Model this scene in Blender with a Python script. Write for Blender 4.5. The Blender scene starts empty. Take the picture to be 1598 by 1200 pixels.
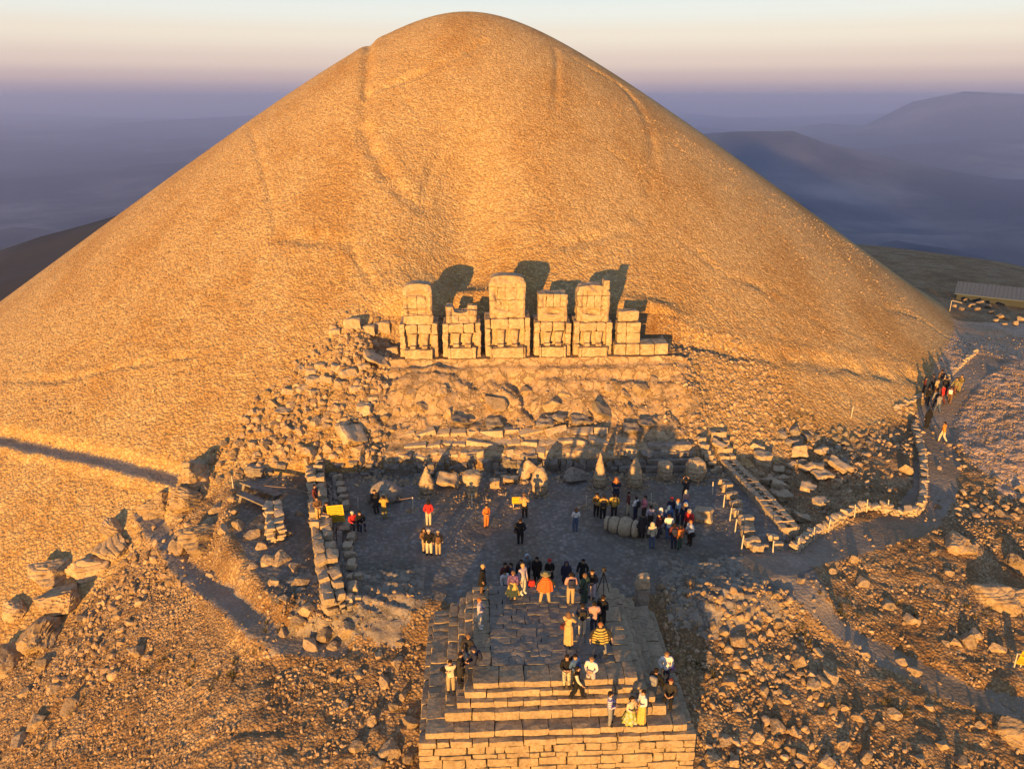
import bpy, bmesh, math, random
import numpy as np
from mathutils import Vector, Matrix
R = math.radians
S = bpy.context.scene
COL = S.collection

# ------------------------------------------------------------------ camera
F, HC = 1243.0, 26.0
TH = math.atan(450 / F)
PSI = math.atan(59 / F * math.cos(TH))
cr = np.array([math.cos(PSI), -math.sin(PSI), 0])
cf = np.array([math.sin(PSI) * math.cos(TH), math.cos(PSI) * math.cos(TH), -math.sin(TH)])
cu = np.cross(cr, cf)
cam_d = bpy.data.cameras.new("camera")
cam = bpy.data.objects.new("camera", cam_d)
COL.objects.link(cam)
cam_d.sensor_width = 36
cam_d.lens = 36 * F / 1598
cam_d.clip_start = 0.5
cam_d.clip_end = 60000
cam.matrix_world = Matrix(((cr[0], cu[0], -cf[0], 0), (cr[1], cu[1], -cf[1], 0), (cr[2], cu[2], -cf[2], HC), (0, 0, 0, 1)))
S.camera = cam

# ------------------------------------------------------------------ light
SUN_EL, SUN_AZ = 3.2, 200.0           # the sun stands low behind the camera, a little to its left
w = bpy.data.worlds.new("World")
S.world = w
w.use_nodes = True
wn, wl = w.node_tree.nodes, w.node_tree.links
bg = wn["Background"]
sky = wn.new("ShaderNodeTexSky")
sky.sky_type = 'NISHITA'
sky.sun_disc = False
sky.sun_elevation = R(SUN_EL)
sky.sun_rotation = R(SUN_AZ)
sky.altitude = 2100
sky.dust_density = 1.6
tc = wn.new("ShaderNodeTexCoord")
sx = wn.new("ShaderNodeSeparateXYZ")
wl.new(tc.outputs["Generated"], sx.inputs[0])
ramp = wn.new("ShaderNodeValToRGB")    # belt of dawn colours low in the sky opposite the sun
cr_ = ramp.color_ramp
cr_.interpolation = 'EASE'
stops = [(0.0, (.25, .24, .38)), (.008, (.30, .26, .38)), (.020, (.45, .35, .41)), (.036, (.63, .49, .47)), (.065, (.76, .65, .56)), (.09, (.74, .73, .69)),
         (.118, (.60, .71, .74)), (.30, (.30, .40, .57)), (.8, (.19, .285, .47))]
while len(cr_.elements) < len(stops):
    cr_.elements.new(.5)
for e, (p, c) in zip(cr_.elements, stops):
    e.position = p
    e.color = c + (1,)
wl.new(sx.outputs["Z"], ramp.inputs[0])
SKY_S = 0.10
sc_ = wn.new("ShaderNodeVectorMath")
sc_.operation = 'SCALE'
sc_.inputs["Scale"].default_value = 0.46 / SKY_S
wl.new(ramp.outputs[0], sc_.inputs[0])
mixw = wn.new("ShaderNodeMix")
mixw.data_type = 'RGBA'
mixw.inputs[0].default_value = 0.88
wl.new(sky.outputs[0], mixw.inputs[6])
wl.new(sc_.outputs[0], mixw.inputs[7])
wl.new(mixw.outputs[2], bg.inputs[0])
bg.inputs[1].default_value = SKY_S

sun_d = bpy.data.lights.new("sun", 'SUN')
sun = bpy.data.objects.new("sun", sun_d)
COL.objects.link(sun)
sun_d.energy = 5.0
sun_d.angle = R(0.6)
sun_d.color = (1.0, .51, .12)
a_ = R(SUN_AZ)
sdir = Vector((math.sin(a_) * math.cos(R(SUN_EL)), math.cos(a_) * math.cos(R(SUN_EL)), math.sin(R(SUN_EL))))
sun.rotation_euler = sdir.to_track_quat('Z', 'Y').to_euler()
sun.location = sdir * 400

S.view_settings.view_transform = 'Standard'
S.view_settings.look = 'None'
S.view_settings.gamma = 1
S.view_settings.exposure = 1.38
cy = S.cycles
cy.use_denoising = True
cy.max_bounces = 4
cy.diffuse_bounces = 2
cy.glossy_bounces = 2
cy.volume_bounces = 1
cy.transparent_max_bounces = 8
cy.sample_clamp_indirect = 4

# ------------------------------------------------------------------ names and groups
def tag(o, label=None, cat=None, group=None, kind=None):
    for k, v in (("label", label), ("category", cat), ("group", group), ("kind", kind)):
        if v:
            o[k] = v
    return o

def link(name, me, mat=None, parent=None):
    o = bpy.data.objects.new(name, me)
    COL.objects.link(o)
    if mat and not me.materials:
        me.materials.append(mat)
    if parent is not None:
        o.parent = parent
    return o

def empty(name, loc, rz=0.0):
    o = bpy.data.objects.new(name, None)
    COL.objects.link(o)
    o.location = loc
    o.rotation_euler = (0, 0, rz)
    o.empty_display_size = .3
    return o

def copy_tree(o, parent=None):
    c = o.copy()
    COL.objects.link(c)
    if parent is not None:
        c.parent = parent
    for ch in list(o.children):
        copy_tree(ch, c)
    return c

def mesh_np(name, V, faces_n, loops, smooth=True):
    """mesh from vertex array, corner counts and flat loop indices"""
    me = bpy.data.meshes.new(name)
    V = np.asarray(V, np.float32)
    loops = np.asarray(loops, np.int32).ravel()
    faces_n = np.asarray(faces_n, np.int32)
    me.vertices.add(len(V))
    me.vertices.foreach_set("co", V.ravel())
    me.loops.add(len(loops))
    me.loops.foreach_set("vertex_index", loops)
    me.polygons.add(len(faces_n))
    st = np.concatenate([[0], np.cumsum(faces_n)[:-1]]).astype(np.int32)
    me.polygons.foreach_set("loop_start", st)
    me.polygons.foreach_set("use_smooth", np.full(len(faces_n), smooth))
    me.update(calc_edges=True)
    return me

# ------------------------------------------------------------------ noise
def _h(ix, iy, s):
    n = (ix.astype(np.int64) * 374761393 + iy.astype(np.int64) * 668265263 + s * 982451653) & 0x7fffffff
    n = ((n ^ (n >> 13)) * 1274126177) & 0x7fffffff
    return ((n ^ (n >> 16)) & 0xffff) / 65535.0

def vnoise(x, y, s=0):
    ix, iy = np.floor(x), np.floor(y)
    fx, fy = x - ix, y - iy
    fx, fy = fx * fx * (3 - 2 * fx), fy * fy * (3 - 2 * fy)
    a, b, c, d = _h(ix, iy, s), _h(ix + 1, iy, s), _h(ix, iy + 1, s), _h(ix + 1, iy + 1, s)
    return (a + (b - a) * fx) * (1 - fy) + (c + (d - c) * fx) * fy - .5

def fbm(x, y, wl_, oct_=4, s=0, gain=.5):
    v = 0
    a = 1.0
    k = 1.0 / wl_
    for i in range(oct_):
        v = v + a * vnoise(x * k + 17.3 * i, y * k - 9.1 * i, s + i)
        a *= gain
        k *= 2.03
    return v

def sst(a, b, v):
    t = np.clip((v - a) / (b - a), 0, 1)
    return t * t * (3 - 2 * t)

def smax(a, b, k):
    return .5 * (a + b + np.sqrt((a - b) ** 2 + k * k))

def spl(v, k=1.0):
    return .5 * (v + np.sqrt(v * v + k * k))

# ------------------------------------------------------------------ the shape of the land
AX, AY = -0.8, 120.7
def cone(x, y):
    r = np.hypot((x - AX) * 1.09, y - AY)
    return 36.8 - .634 * (np.sqrt(r * r + 13.3 ** 2) - 13.3)

def base(x, y):
    yf = np.interp(x, [-16, -11, 9, 17, 24, 34], [43, 37.5, 36.5, 37.5, 44, 46])
    zf = -.19 * spl(yf - y, 1.5)
    xl = np.interp(y, [30, 44, 50, 57], [-13, -15, -18.5, -19])
    zl = -.52 * spl(xl - x, 1.5)
    zr = .05 * np.minimum(spl(x - 41, 2), 12) * sst(46, 55, y) * sst(95, 70, y) + .055 * (spl(np.minimum(y, 72) - 50, 3)) * sst(38, 46, x) - .015 * spl(y - 74, 5) - .07 * spl(x - 27, 4) * (1 - sst(40, 58, y))
    zb = -.03 * spl(y - 88, 10)
    xe = np.interp(y, [0, 60, 100, 150, 200, 240], [60, 80, 92, 108, 92, 60])
    fall = -.62 * spl(x - xe, 10) - .5 * spl(y - 205, 20)
    bl = np.where(x < 0, -.25 * spl(-x - 40, 6), 0)
    near = -.30 * spl(20 - y, 4)
    return zf + zl + zr + zb + fall + bl + near

def pod(y):
    return np.interp(y, [52.9, 53.5, 54.4, 55.6, 57.0, 57.5, 59.2, 60.2, 60.45, 61.2, 61.4, 64.8, 66.6, 68.5],
                     [.4, 1.35, 1.5, 2.1, 2.75, 3.3, 4.5, 4.85, 5.35, 5.45, 5.95, 6.0, 9.0, 10.6])

def far(x, y):
    d = np.hypot(x, y - 60)
    rel = fbm(x, y, 2600, 6, 50, .55)
    z = -370 + (120 * rel + 150 * (.35 - np.abs(fbm(x, y, 1500, 5, 58, .5)))) * sst(300, 1300, d) + 40 * fbm(x, y, 420, 4, 70) + 95 * (.3 - np.abs(fbm(x, y, 620, 5, 71, .55))) * sst(500, 1100, d)
    rg = 1 + .45 * fbm(x, y, 900, 5, 95)
    z = z + 330 * rg * np.exp(-((x - 4300) / 1300) ** 2 - ((y - 7200) / 1000) ** 2)
    z = z + 260 * rg * np.exp(-((x - 6000) / 1200) ** 2 - ((y - 7600) / 1000) ** 2)
    z = z + 190 * rg * np.exp(-((x - 1250) / 700) ** 2 - ((y - 3700) / 600) ** 2)
    # unseen ridge added behind the viewer to throw shade over the valley
    z = np.maximum(z, -370 + (345 + 40 * fbm(x, y, 400, 3, 99)) * np.exp(-((y + 900) / 260) ** 2) * sst(-1100, -300, x) * sst(5600, 4800, x))
    # shoulder hill behind the left flank
    h = -12 - .42 * (np.hypot((x + 95) * .8, (y - 330) * .9) - 20) + 14 * fbm(x, y, 60, 4, 33)
    z = smax(z, h, 20)
    h2 = -95 - .33 * np.hypot((x + 420) * .7, (y - 520)) + 26 * fbm(x, y, 110, 4, 35)
    return smax(z, h2, 20)

def H0(x, y):
    x = np.asarray(x, float)
    y = np.asarray(y, float)
    c = cone(x, y)
    c = c - 2.4 * np.exp(-((x + 1.2) / 4.2) ** 2) * sst(66, 71, y) * sst(96, 76, y)
    b = base(x, y)
    b = b + .62 * fbm(x, y, 7, 4, 3) * (1 - .7 * sst(38, 42, x) * sst(50, 55, y)) * (1 - .85 * sst(-19, -15, x) * sst(20.5, 18, x) * sst(35, 38, y)) * sst(76, 60, np.hypot(x - AX, y - AY) - 20)
    z = smax(c, b, .9)
    # podium of the colossi, cut into the foot of the mound
    m = sst(-10.5, -7.5, x) * np.where(y < 61.5, sst(18.5, 16.3, x), sst(20.5, 12.5, x) * .5 + sst(18.5, 15.6, x) * .5) * sst(52.9, 53.2, y) * sst(68.5, 66.5, y)
    p = pod(y)
    wx, wy = x + .8 * fbm(x, y, 3, 3, 14), y + .5 * fbm(x, y, 2, 3, 15)
    crag = 1.1 * fbm(wx, wy * 1.3, 4.2, 3, 11) + .55 * np.abs(fbm(wx, wy, 1.5, 4, 19))
    q = crag * 3.2
    crag = (.65 * (np.floor(q) + sst(.55, .95, q - np.floor(q))) + .35 * q) / 3.2
    gul = np.exp(-((x - 2.4 - (61 - y) * .45 - .4 * fbm(x, y, 2, 2, 16)) / .28) ** 2) * sst(60.9, 60, y) * sst(56, 57.5, y)
    p = p + (crag - .15 - .6 * gul + .3 * np.abs(fbm(wx, wy, .7, 4, 91, .6))) * sst(54.8, 56.4, y) * sst(61.0, 60.2, y)
    z = z * (1 - m) + p * m
    # the court in front, levelled
    xl = np.interp(y, [36, 45, 54], [-11.5, -16.5, -18])
    k = sst(xl - 1.2, xl + .3, x) * sst(20.2, 19.2, x) * sst(34.5, 37.5, y) * sst(53.15, 52.9, y)
    fl = .10 * fbm(x, y, 9, 3, 5) + .05 * fbm(x, y, 1.6, 3, 6)
    # cracked bedrock breaking through in front of the court
    br = np.maximum(sst(-12, -10, x) * sst(-3.0, -4.2, x), sst(9.6, 10.6, x) * sst(18, 16, x)) * sst(33, 35, y) * sst(42.5, 40, y + 1.2 * fbm(x, y, 3, 3, 81))
    wx = x + .35 * fbm(x, y, 1.6, 3, 82)
    st = (y * .9 + wx * .35 + 1.3 * fbm(x, y, 5, 3, 83)) * 1.9
    led = (st - np.floor(st))
    fl = fl + br * (.26 * sst(.0, .85, led) * sst(1.0, .93, led) + .3 * np.abs(fbm(wx, y, .9, 4, 84, .6)) - .08)
    z = z * (1 - k) + fl * k
    return z

def polydist(x, y, P):
    """distance to a polyline and the position along it (0..n-1)"""
    best = np.full(np.shape(x), 1e9)
    par = np.zeros(np.shape(x))
    for i in range(len(P) - 1):
        ax, ay = P[i]
        bx, by = P[i + 1]
        dx, dy = bx - ax, by - ay
        t = np.clip(((x - ax) * dx + (y - ay) * dy) / (dx * dx + dy * dy), 0, 1)
        d = np.hypot(x - ax - t * dx, y - ay - t * dy)
        m = d < best
        best = np.where(m, d, best)
        par = np.where(m, i + t, par)
    return best, par

def ray(px, py):
    return cf + cr * (px - 799) / F + cu * (600 - py) / F

def hit(px, py, Hf=None):
    """where the line of sight through a photo pixel meets the land"""
    Hf = Hf or H0
    d = ray(px, py)
    t = np.linspace(24, 170, 1500)
    g = HC + t * d[2] - Hf(t * d[0], t * d[1])
    i = int(np.argmax(g < 0)) if (g < 0).any() else len(t) - 1
    a = t[max(i - 1, 0)]
    tt = np.linspace(a, t[i], 40)
    g = HC + tt * d[2] - Hf(tt * d[0], tt * d[1])
    j = int(np.argmax(g < 0)) if (g < 0).any() else 39
    q = tt[j]
    return np.array([q * d[0], q * d[1]])

def smooth_poly(P, n=6):
    P = np.array(P)
    t = np.arange(len(P))
    tt = np.linspace(0, len(P) - 1, (len(P) - 1) * n + 1)
    out = []
    for q in tt:
        i = min(int(q), len(P) - 2)
        u = q - i
        p0, p1, p2, p3 = P[max(i - 1, 0)], P[i], P[i + 1], P[min(i + 2, len(P) - 1)]
        out.append(.5 * ((2 * p1) + (p2 - p0) * u + (2 * p0 - 5 * p1 + 4 * p2 - p3) * u * u + (3 * p1 - p0 - 3 * p2 + p3) * u ** 3))
    return np.array(out)

# footpaths, each a level bench cut across the slope: (photo points, half width)
PATHS_PX = [
    ([(-60, 676), (60, 700), (150, 717), (230, 737), (278, 752)], .55),
    ([(225, 800), (262, 845), (290, 890), (345, 928), (392, 965), (440, 1000), (520, 1012)], .6),
    ([(1185, 885), (1245, 915), (1290, 960), (1350, 1005), (1430, 1045), (1520, 1085), (1640, 1110)], .75),
    ([(1195, 880), (1270, 862), (1345, 838), (1420, 815), (1455, 770), (1462, 720), (1460, 650), (1500, 595), (1545, 560)], 1.3),
]
# old tracks scratched across the mound
TRACKS_PX = [
    ([(598, 52), (572, 120), (565, 185), (590, 250), (625, 300), (650, 320)], .9),
    ([(575, 145), (650, 118), (720, 85), (755, 65)], .7),
    ([(868, 78), (868, 160), (850, 190)], .5),
    ([(900, 95), (975, 140), (1012, 200), (1018, 270), (992, 345)], .7),
    ([(890, 200), (950, 235), (1012, 278)], .35),
    ([(1030, 210), (1090, 255), (1160, 295), (1250, 340)], .35),
    ([(390, 200), (412, 270), (425, 320), (430, 360)], .45),
    ([(430, 372), (480, 372), (550, 380)], .7),
    ([(548, 385), (565, 420), (590, 450)], .45),
    ([(0, 594), (90, 592), (190, 573), (300, 555)], .4),
    ([(870, 385), (930, 370), (990, 358)], .6),
    ([(1040, 362), (1090, 395), (1130, 430), (1170, 440), (1230, 480), (1290, 510)], .5),
    ([(1150, 440), (1210, 452), (1300, 500), (1400, 560)], .4),
    ([(1380, 480), (1440, 500), (1520, 540)], .5),
    ([(1062, 535), (1150, 549), (1250, 563), (1350, 576), (1425, 588)], .95),
    ([(660, 320), (672, 270), (690, 230)], .5),
    ([(610, 140), (650, 175)], .35),
]
def to_xy(pl):
    return [hit(*p) for p in pl]
PATHS = [(smooth_poly(to_xy(pl)), hw) for pl, hw in PATHS_PX]
TRACKS = [(smooth_poly(to_xy(pl)), hw) for pl, hw in TRACKS_PX]
PATHZ = []
for P, hw in PATHS:
    z = H0(P[:, 0], P[:, 1])
    for _ in range(6):
        z[1:-1] = (z[:-2] + z[1:-1] * 2 + z[2:]) / 4
    PATHZ.append(z)

def land(x, y):
    x = np.asarray(x, float)
    y = np.asarray(y, float)
    z = H0(x, y)
    for P, hw in TRACKS:
        d, par = polydist(x, y, P)
        wob = np.clip(1 + 1.5 * vnoise(par * .9, par * 0 + hw, 8) + .7 * fbm(x, y, 1.6, 2, 9), .1, 2)
        d = d + .5 * fbm(x, y, 2.2, 3, 7) * hw
        z = z - .33 * hw * wob * np.exp(-(d / (hw * .75)) ** 2) + .08 * hw * np.exp(-((d - 1.6 * hw) / (hw * .7)) ** 2)
    for (P, hw), pz in zip(PATHS, PATHZ):
        d, par = polydist(x, y, P)
        d = d + .35 * fbm(x, y, 1.3, 3, 21)
        zz = np.interp(par, np.arange(len(pz)), pz) - .10 + .02 * fbm(x, y, .6, 2, 22)
        k = sst(hw + .7, hw, d)
        z = z * (1 - k) + zz * k
    return z

def on_path(x, y):
    best = np.full(np.shape(x), 9.0)
    for P, hw in PATHS:
        d, _ = polydist(x, y, P)
        best = np.minimum(best, d - hw)
    return best

def gz(x, y):
    return float(land(np.array([x]), np.array([y]))[0])

def spot(px, py):
    p = hit(px, py, land)
    return Vector((p[0], p[1], gz(p[0], p[1])))

# ------------------------------------------------------------------ materials
def new_mat(name, rough=.9):
    m = bpy.data.materials.new(name)
    m.use_nodes = True
    n, l = m.node_tree.nodes, m.node_tree.links
    b = n["Principled BSDF"]
    b.inputs["Roughness"].default_value = rough
    b.inputs["Specular IOR Level"].default_value = .2
    return m, n, l, b

def c4(c):
    return tuple(c) + (1,)

def mixc(n, l, fac, a, b, mode='MIX'):
    x = n.new("ShaderNodeMix")
    x.data_type = 'RGBA'
    x.blend_type = mode
    for sock, v in ((0, fac), (6, a), (7, b)):
        if hasattr(v, "links"):
            l.new(v, x.inputs[sock])
        else:
            x.inputs[sock].default_value = v if sock == 0 else c4(v)
    return x.outputs[2]

def rampf(n, l, src, p0, p1):
    r = n.new("ShaderNodeMapRange")
    r.inputs[1].default_value = p0
    r.inputs[2].default_value = p1
    l.new(src, r.inputs[0])
    return r.outputs[0]

def tex(n, l, kind, scale, vec, **kw):
    t = n.new("ShaderNodeTexVoronoi" if kind == 'V' else "ShaderNodeTexNoise")
    t.inputs["Scale"].default_value = scale
    for k, v in kw.items():
        if k == 'feature':
            t.feature = v
        else:
            t.inputs[k].default_value = v
    l.new(vec, t.inputs["Vector"])
    return t

def math_n(n, l, op, a, b):
    m = n.new("ShaderNodeMath")
    m.operation = op
    for i, v in enumerate((a, b)):
        if hasattr(v, "links"):
            l.new(v, m.inputs[i])
        else:
            m.inputs[i].default_value = v
    return m.outputs[0]

def scree(name, light, dark, soil, scale, bump, soil_amt=.35, big=.9, patch=(.78, .62, .45)):
    """broken limestone: cells of stone in two tones with soil in the gaps"""
    m, n, l, b = new_mat(name, .95)
    co = n.new("ShaderNodeTexCoord").outputs["Object"]
    warp = tex(n, l, 'N', 1.1, co, Detail=3)
    v1 = tex(n, l, 'V', scale, co, Randomness=1.0)
    v2 = tex(n, l, 'V', scale * .37, co, Randomness=1.0)
    nz = tex(n, l, 'N', .35, co, Detail=6, Roughness=.6)
    nf = tex(n, l, 'N', scale * 2.2, co, Detail=4)
    sepv = n.new("ShaderNodeSeparateColor")
    l.new(v1.outputs["Color"], sepv.inputs[0])
    col = mixc(n, l, sepv.outputs[0], dark, light)
    gap = rampf(n, l, v1.outputs["Distance"], .30, .62)
    col = mixc(n, l, math_n(n, l, 'MULTIPLY', gap, .75), col, soil)
    sl = rampf(n, l, nz.outputs[0], .62 - soil_amt * .4, .82 - soil_amt * .4)
    col = mixc(n, l, math_n(n, l, 'MULTIPLY', sl, .7), col, soil)
    pt = rampf(n, l, warp.outputs[0], .35, .7)
    col = mixc(n, l, pt, col, mixc(n, l, 1.0, col, patch, 'MULTIPLY'))
    mp = n.new("ShaderNodeMapping")
    mp.inputs["Scale"].default_value = (.13, .07, .07)
    l.new(co, mp.inputs[0])
    lg = tex(n, l, 'N', 1.0, mp.outputs[0], Detail=7, Roughness=.65)
    col = mixc(n, l, rampf(n, l, lg.outputs[0], .45, .62), col, mixc(n, l, 1.0, col, (.86, .77, .63), 'MULTIPLY'))
    l.new(col, b.inputs["Base Color"])
    h = math_n(n, l, 'SUBTRACT', 1.0, v1.outputs["Distance"])
    h2 = math_n(n, l, 'MULTIPLY', math_n(n, l, 'SUBTRACT', 1.0, v2.outputs["Distance"]), big)
    hh = math_n(n, l, 'ADD', math_n(n, l, 'ADD', h, h2), math_n(n, l, 'MULTIPLY', nf.outputs[0], .7))
    bp = n.new("ShaderNodeBump")
    bp.inputs["Strength"].default_value = 1.0
    bp.inputs["Distance"].default_value = bump
    l.new(hh, bp.inputs["Height"])
    l.new(bp.outputs[0], b.inputs["Normal"])
    return m

def stone(name, a, bcol, scale=2.0, bump=.03, stain=(.55, .42, .30), rnd=.25, crack=0.0):
    m, n, l, b = new_mat(name, .9)
    co = n.new("ShaderNodeTexCoord").outputs["Object"]
    oi = n.new("ShaderNodeObjectInfo")
    n1 = tex(n, l, 'N', scale, co, Detail=8, Roughness=.65)
    n2 = tex(n, l, 'N', scale * 5, co, Detail=6, Roughness=.7)
    n3 = tex(n, l, 'V', scale * 3.1, co)
    col = mixc(n, l, rampf(n, l, n1.outputs[0], .35, .65), a, bcol)
    col = mixc(n, l, rampf(n, l, n2.outputs[0], .45, .72), col, mixc(n, l, 1.0, col, stain, 'MULTIPLY'))
    var = n.new("ShaderNodeMapRange")
    var.inputs[3].default_value = 1 - rnd
    var.inputs[4].default_value = 1 + rnd * .6
    l.new(oi.outputs["Random"], var.inputs[0])
    hsv = n.new("ShaderNodeHueSaturation")
    l.new(var.outputs[0], hsv.inputs["Value"])
    l.new(col, hsv.inputs["Color"])
    l.new(hsv.outputs[0], b.inputs["Base Color"])
    h = math_n(n, l, 'ADD', n1.outputs[0], math_n(n, l, 'MULTIPLY', n2.outputs[0], .5))
    h = math_n(n, l, 'ADD', h, math_n(n, l, 'MULTIPLY', n3.outputs["Distance"], .35))
    if crack:
        wv = n.new("ShaderNodeVectorMath")
        wv.operation = 'ADD'
        l.new(co, wv.inputs[0])
        w2 = n.new("ShaderNodeVectorMath")
        w2.operation = 'SCALE'
        w2.inputs["Scale"].default_value = 2.6
        l.new(n1.outputs["Color"], w2.inputs[0])
        l.new(w2.outputs[0], wv.inputs[1])
        ck = tex(n, l, 'V', .62, wv.outputs[0], feature='DISTANCE_TO_EDGE')
        ln = math_n(n, l, 'MAXIMUM', rampf(n, l, ck.outputs["Distance"], .0, .045), rampf(n, l, n2.outputs[0], .42, .58))
        h = math_n(n, l, 'ADD', h, math_n(n, l, 'MULTIPLY', ln, crack))
    bp = n.new("ShaderNodeBump")
    bp.inputs["Strength"].default_value = .9
    bp.inputs["Distance"].default_value = bump
    l.new(h, bp.inputs["Height"])
    l.new(bp.outputs[0], b.inputs["Normal"])
    return m

M = {}
M['mound'] = scree("mound_scree", (.66, .49, .245), (.35, .245, .115), (.33, .215, .10), 4.7, .10, .22, .8, (.92, .85, .74))
M['ground'] = scree("ground_scree", (.58, .43, .255), (.32, .23, .135), (.19, .125, .07), 6.0, .10, .5, .9, (.82, .72, .6))
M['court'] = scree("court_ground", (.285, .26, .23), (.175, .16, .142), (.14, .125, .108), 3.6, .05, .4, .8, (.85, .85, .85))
M['path'] = scree("path_dust", (.36, .30, .245), (.26, .22, .18), (.23, .19, .15), 5, .035, .5, .6, (.9, .88, .86))
M['rock'] = stone("rock", (.43, .325, .205), (.28, .21, .13), 1.3, .09)
M['paving'] = stone("shaded_paving", (.25, .225, .19), (.16, .145, .125), 1.2, .05, (.7, .6, .5), 0)  # altar stone in a darker tone, painting in the scant sun on top
M['bedrock2'] = stone("grey_bedrock", (.34, .29, .23), (.22, .185, .145), .8, .14, (.65, .55, .45), 0, .7)
M['gravel'] = scree("pink_gravel", (.70, .54, .42), (.46, .34, .25), (.36, .26, .19), 5.0, .12, .3, .8, (.92, .86, .8))
M['bedrock'] = stone("bedrock", (.46, .34, .205), (.32, .23, .13), .8, .14, (.6, .42, .25), 0, .9)
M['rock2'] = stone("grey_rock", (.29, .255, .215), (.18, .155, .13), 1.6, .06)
M['block'] = stone("dressed_limestone", (.47, .38, .27), (.34, .27, .185), 1.6, .03, (.6, .48, .36), .15)
M['altar'] = stone("altar_sandstone", (.38, .30, .20), (.26, .205, .14), 1.4, .035, (.6, .5, .4), .1)
M['statue'] = stone("colossus_limestone", (.46, .365, .245), (.32, .245, .155), .9, .06, (.55, .40, .26), .08)

def valley_mat():
    m, n, l, b = new_mat("valley_floor", .95)
    co = n.new("ShaderNodeTexCoord").outputs["Object"]
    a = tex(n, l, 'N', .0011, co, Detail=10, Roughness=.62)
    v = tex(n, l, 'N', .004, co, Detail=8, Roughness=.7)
    col = mixc(n, l, rampf(n, l, a.outputs[0], .48, .66), (.015, .02, .034), (.26, .215, .20))  # ground tones; the pale patches paint in sunlit plain
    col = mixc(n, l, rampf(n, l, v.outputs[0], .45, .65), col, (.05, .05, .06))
    l.new(col, b.inputs["Base Color"])
    return m
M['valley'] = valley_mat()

# ------------------------------------------------------------------ the ground sheet, one grid out to the horizon
def axis(f0, f1, st, mid, mst, out):
    a = list(np.arange(f0, f1, st)) + list(np.arange(f1, mid, mst))
    s, v = mst, a[-1]
    while v < out:
        s *= 1.12
        v += s
        a.append(v)
    s, v = st * 2, f0
    lo = []
    while v > -out:
        s *= 1.16
        v -= s
        lo.append(v)
    return np.array(lo[::-1] + a)
gxs = axis(-50, 56, .19, 112, .9, 14500)
gys = axis(21, 71, .17, 168, .55, 14500)
GX, GY = np.meshgrid(gxs, gys)
near = (np.abs(GX) < 260) & (GY > -60) & (GY < 330)
GZ = np.full(GX.shape, -400.0)
GZ[near] = land(GX[near], GY[near])
nn = ~near
GZ[nn] = smax(cone(GX[nn], GY[nn]), base(GX[nn], GY[nn]), .9)
GZ = smax(GZ, far(GX, GY), 3)
rr = np.hypot((GX - AX) * 1.09, GY - AY)
# small relief of stones, real geometry
fine = (GX > -50) & (GX < 56) & (GY > 20) & (GY < 76)
fx, fy = GX[fine], GY[fine]
cc = cone(fx, fy)
inmound = sst(-.3, .8, cc - base(fx, fy))
court = sst(-17, -15, fx) * sst(19.5, 18.5, fx) * sst(36, 39, fy) * sst(53, 52.5, fy)
pathm = sst(.5, 0, on_path(fx, fy))
amp = (.20 * (1 - inmound) + .085 * inmound) * (1 - .8 * court) * (1 - .9 * pathm)
rb = np.abs(fbm(fx, fy, 1.1, 4, 40, .6)) - .2
GZ[fine] += amp * 1.6 * rb + amp * .5 * vnoise(fx / .34, fy / .34, 44)
inm_all = np.zeros(GX.shape)
inm_all[near] = cone(GX[near], GY[near]) - base(GX[near], GY[near])
ny, nx = GX.shape
V = np.stack([GX, GY, GZ], -1).reshape(-1, 3)
I = np.arange(ny * nx).reshape(ny, nx)
Q = np.stack([I[:-1, :-1], I[:-1, 1:], I[1:, 1:], I[1:, :-1]], -1).reshape(-1, 4)
cxm = (GX[:-1, :-1] + GX[1:, 1:]).ravel() / 2
cym = (GY[:-1, :-1] + GY[1:, 1:]).ravel() / 2
podm = (cxm > -9) & (cxm < 17.4) & (cym > 52.8) & (cym < 66.3)
cls = np.zeros(len(Q), int)                                     # 0 ground
cls[(cone(cxm, cym) > base(cxm, cym)) & (np.hypot(cxm, cym - AY) < 105) & ~podm] = 1   # tumulus
xl_ = np.interp(cym, [36, 45, 54], [-11.5, -16.5, -18])
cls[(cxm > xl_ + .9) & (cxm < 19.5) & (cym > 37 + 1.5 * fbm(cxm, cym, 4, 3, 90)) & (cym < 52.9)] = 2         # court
nearm = (np.abs(cxm) < 60) & (cym < 100) & (cym > 20)
op = np.full(len(Q), 9.0)
op[nearm] = on_path(cxm[nearm], cym[nearm]) + .35 * fbm(cxm[nearm], cym[nearm], 1.3, 3, 21)
bq = 1.6 * fbm(cxm, cym, 2.2, 4, 87)
brm = ((cxm + bq > -10.5) & (cxm + bq < -3.6) | (cxm + bq > 10.2) & (cxm + bq < 16.5)) & (cym + bq > 35) & (cym < 40.5 - 1.2 * fbm(cxm, cym, 3, 3, 81))
cls[podm & (cym > 53.2) & (cym < 61.5)] = 5
cls[brm] = 6
cls[(cls == 0) & (cxm > 39 + 1.5 * bq) & (cym > 51 + 2 * bq) & (cym < 92)] = 7
cls[op < .15] = 3
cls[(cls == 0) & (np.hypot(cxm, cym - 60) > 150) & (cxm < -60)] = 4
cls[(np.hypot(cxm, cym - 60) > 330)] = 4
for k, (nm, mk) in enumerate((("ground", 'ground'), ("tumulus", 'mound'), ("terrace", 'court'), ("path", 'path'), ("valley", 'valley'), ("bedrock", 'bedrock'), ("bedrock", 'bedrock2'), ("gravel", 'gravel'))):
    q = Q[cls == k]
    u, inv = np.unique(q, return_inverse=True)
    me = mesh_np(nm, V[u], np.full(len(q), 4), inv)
    tag(link(nm, me, M[mk]), kind='structure')

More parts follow.
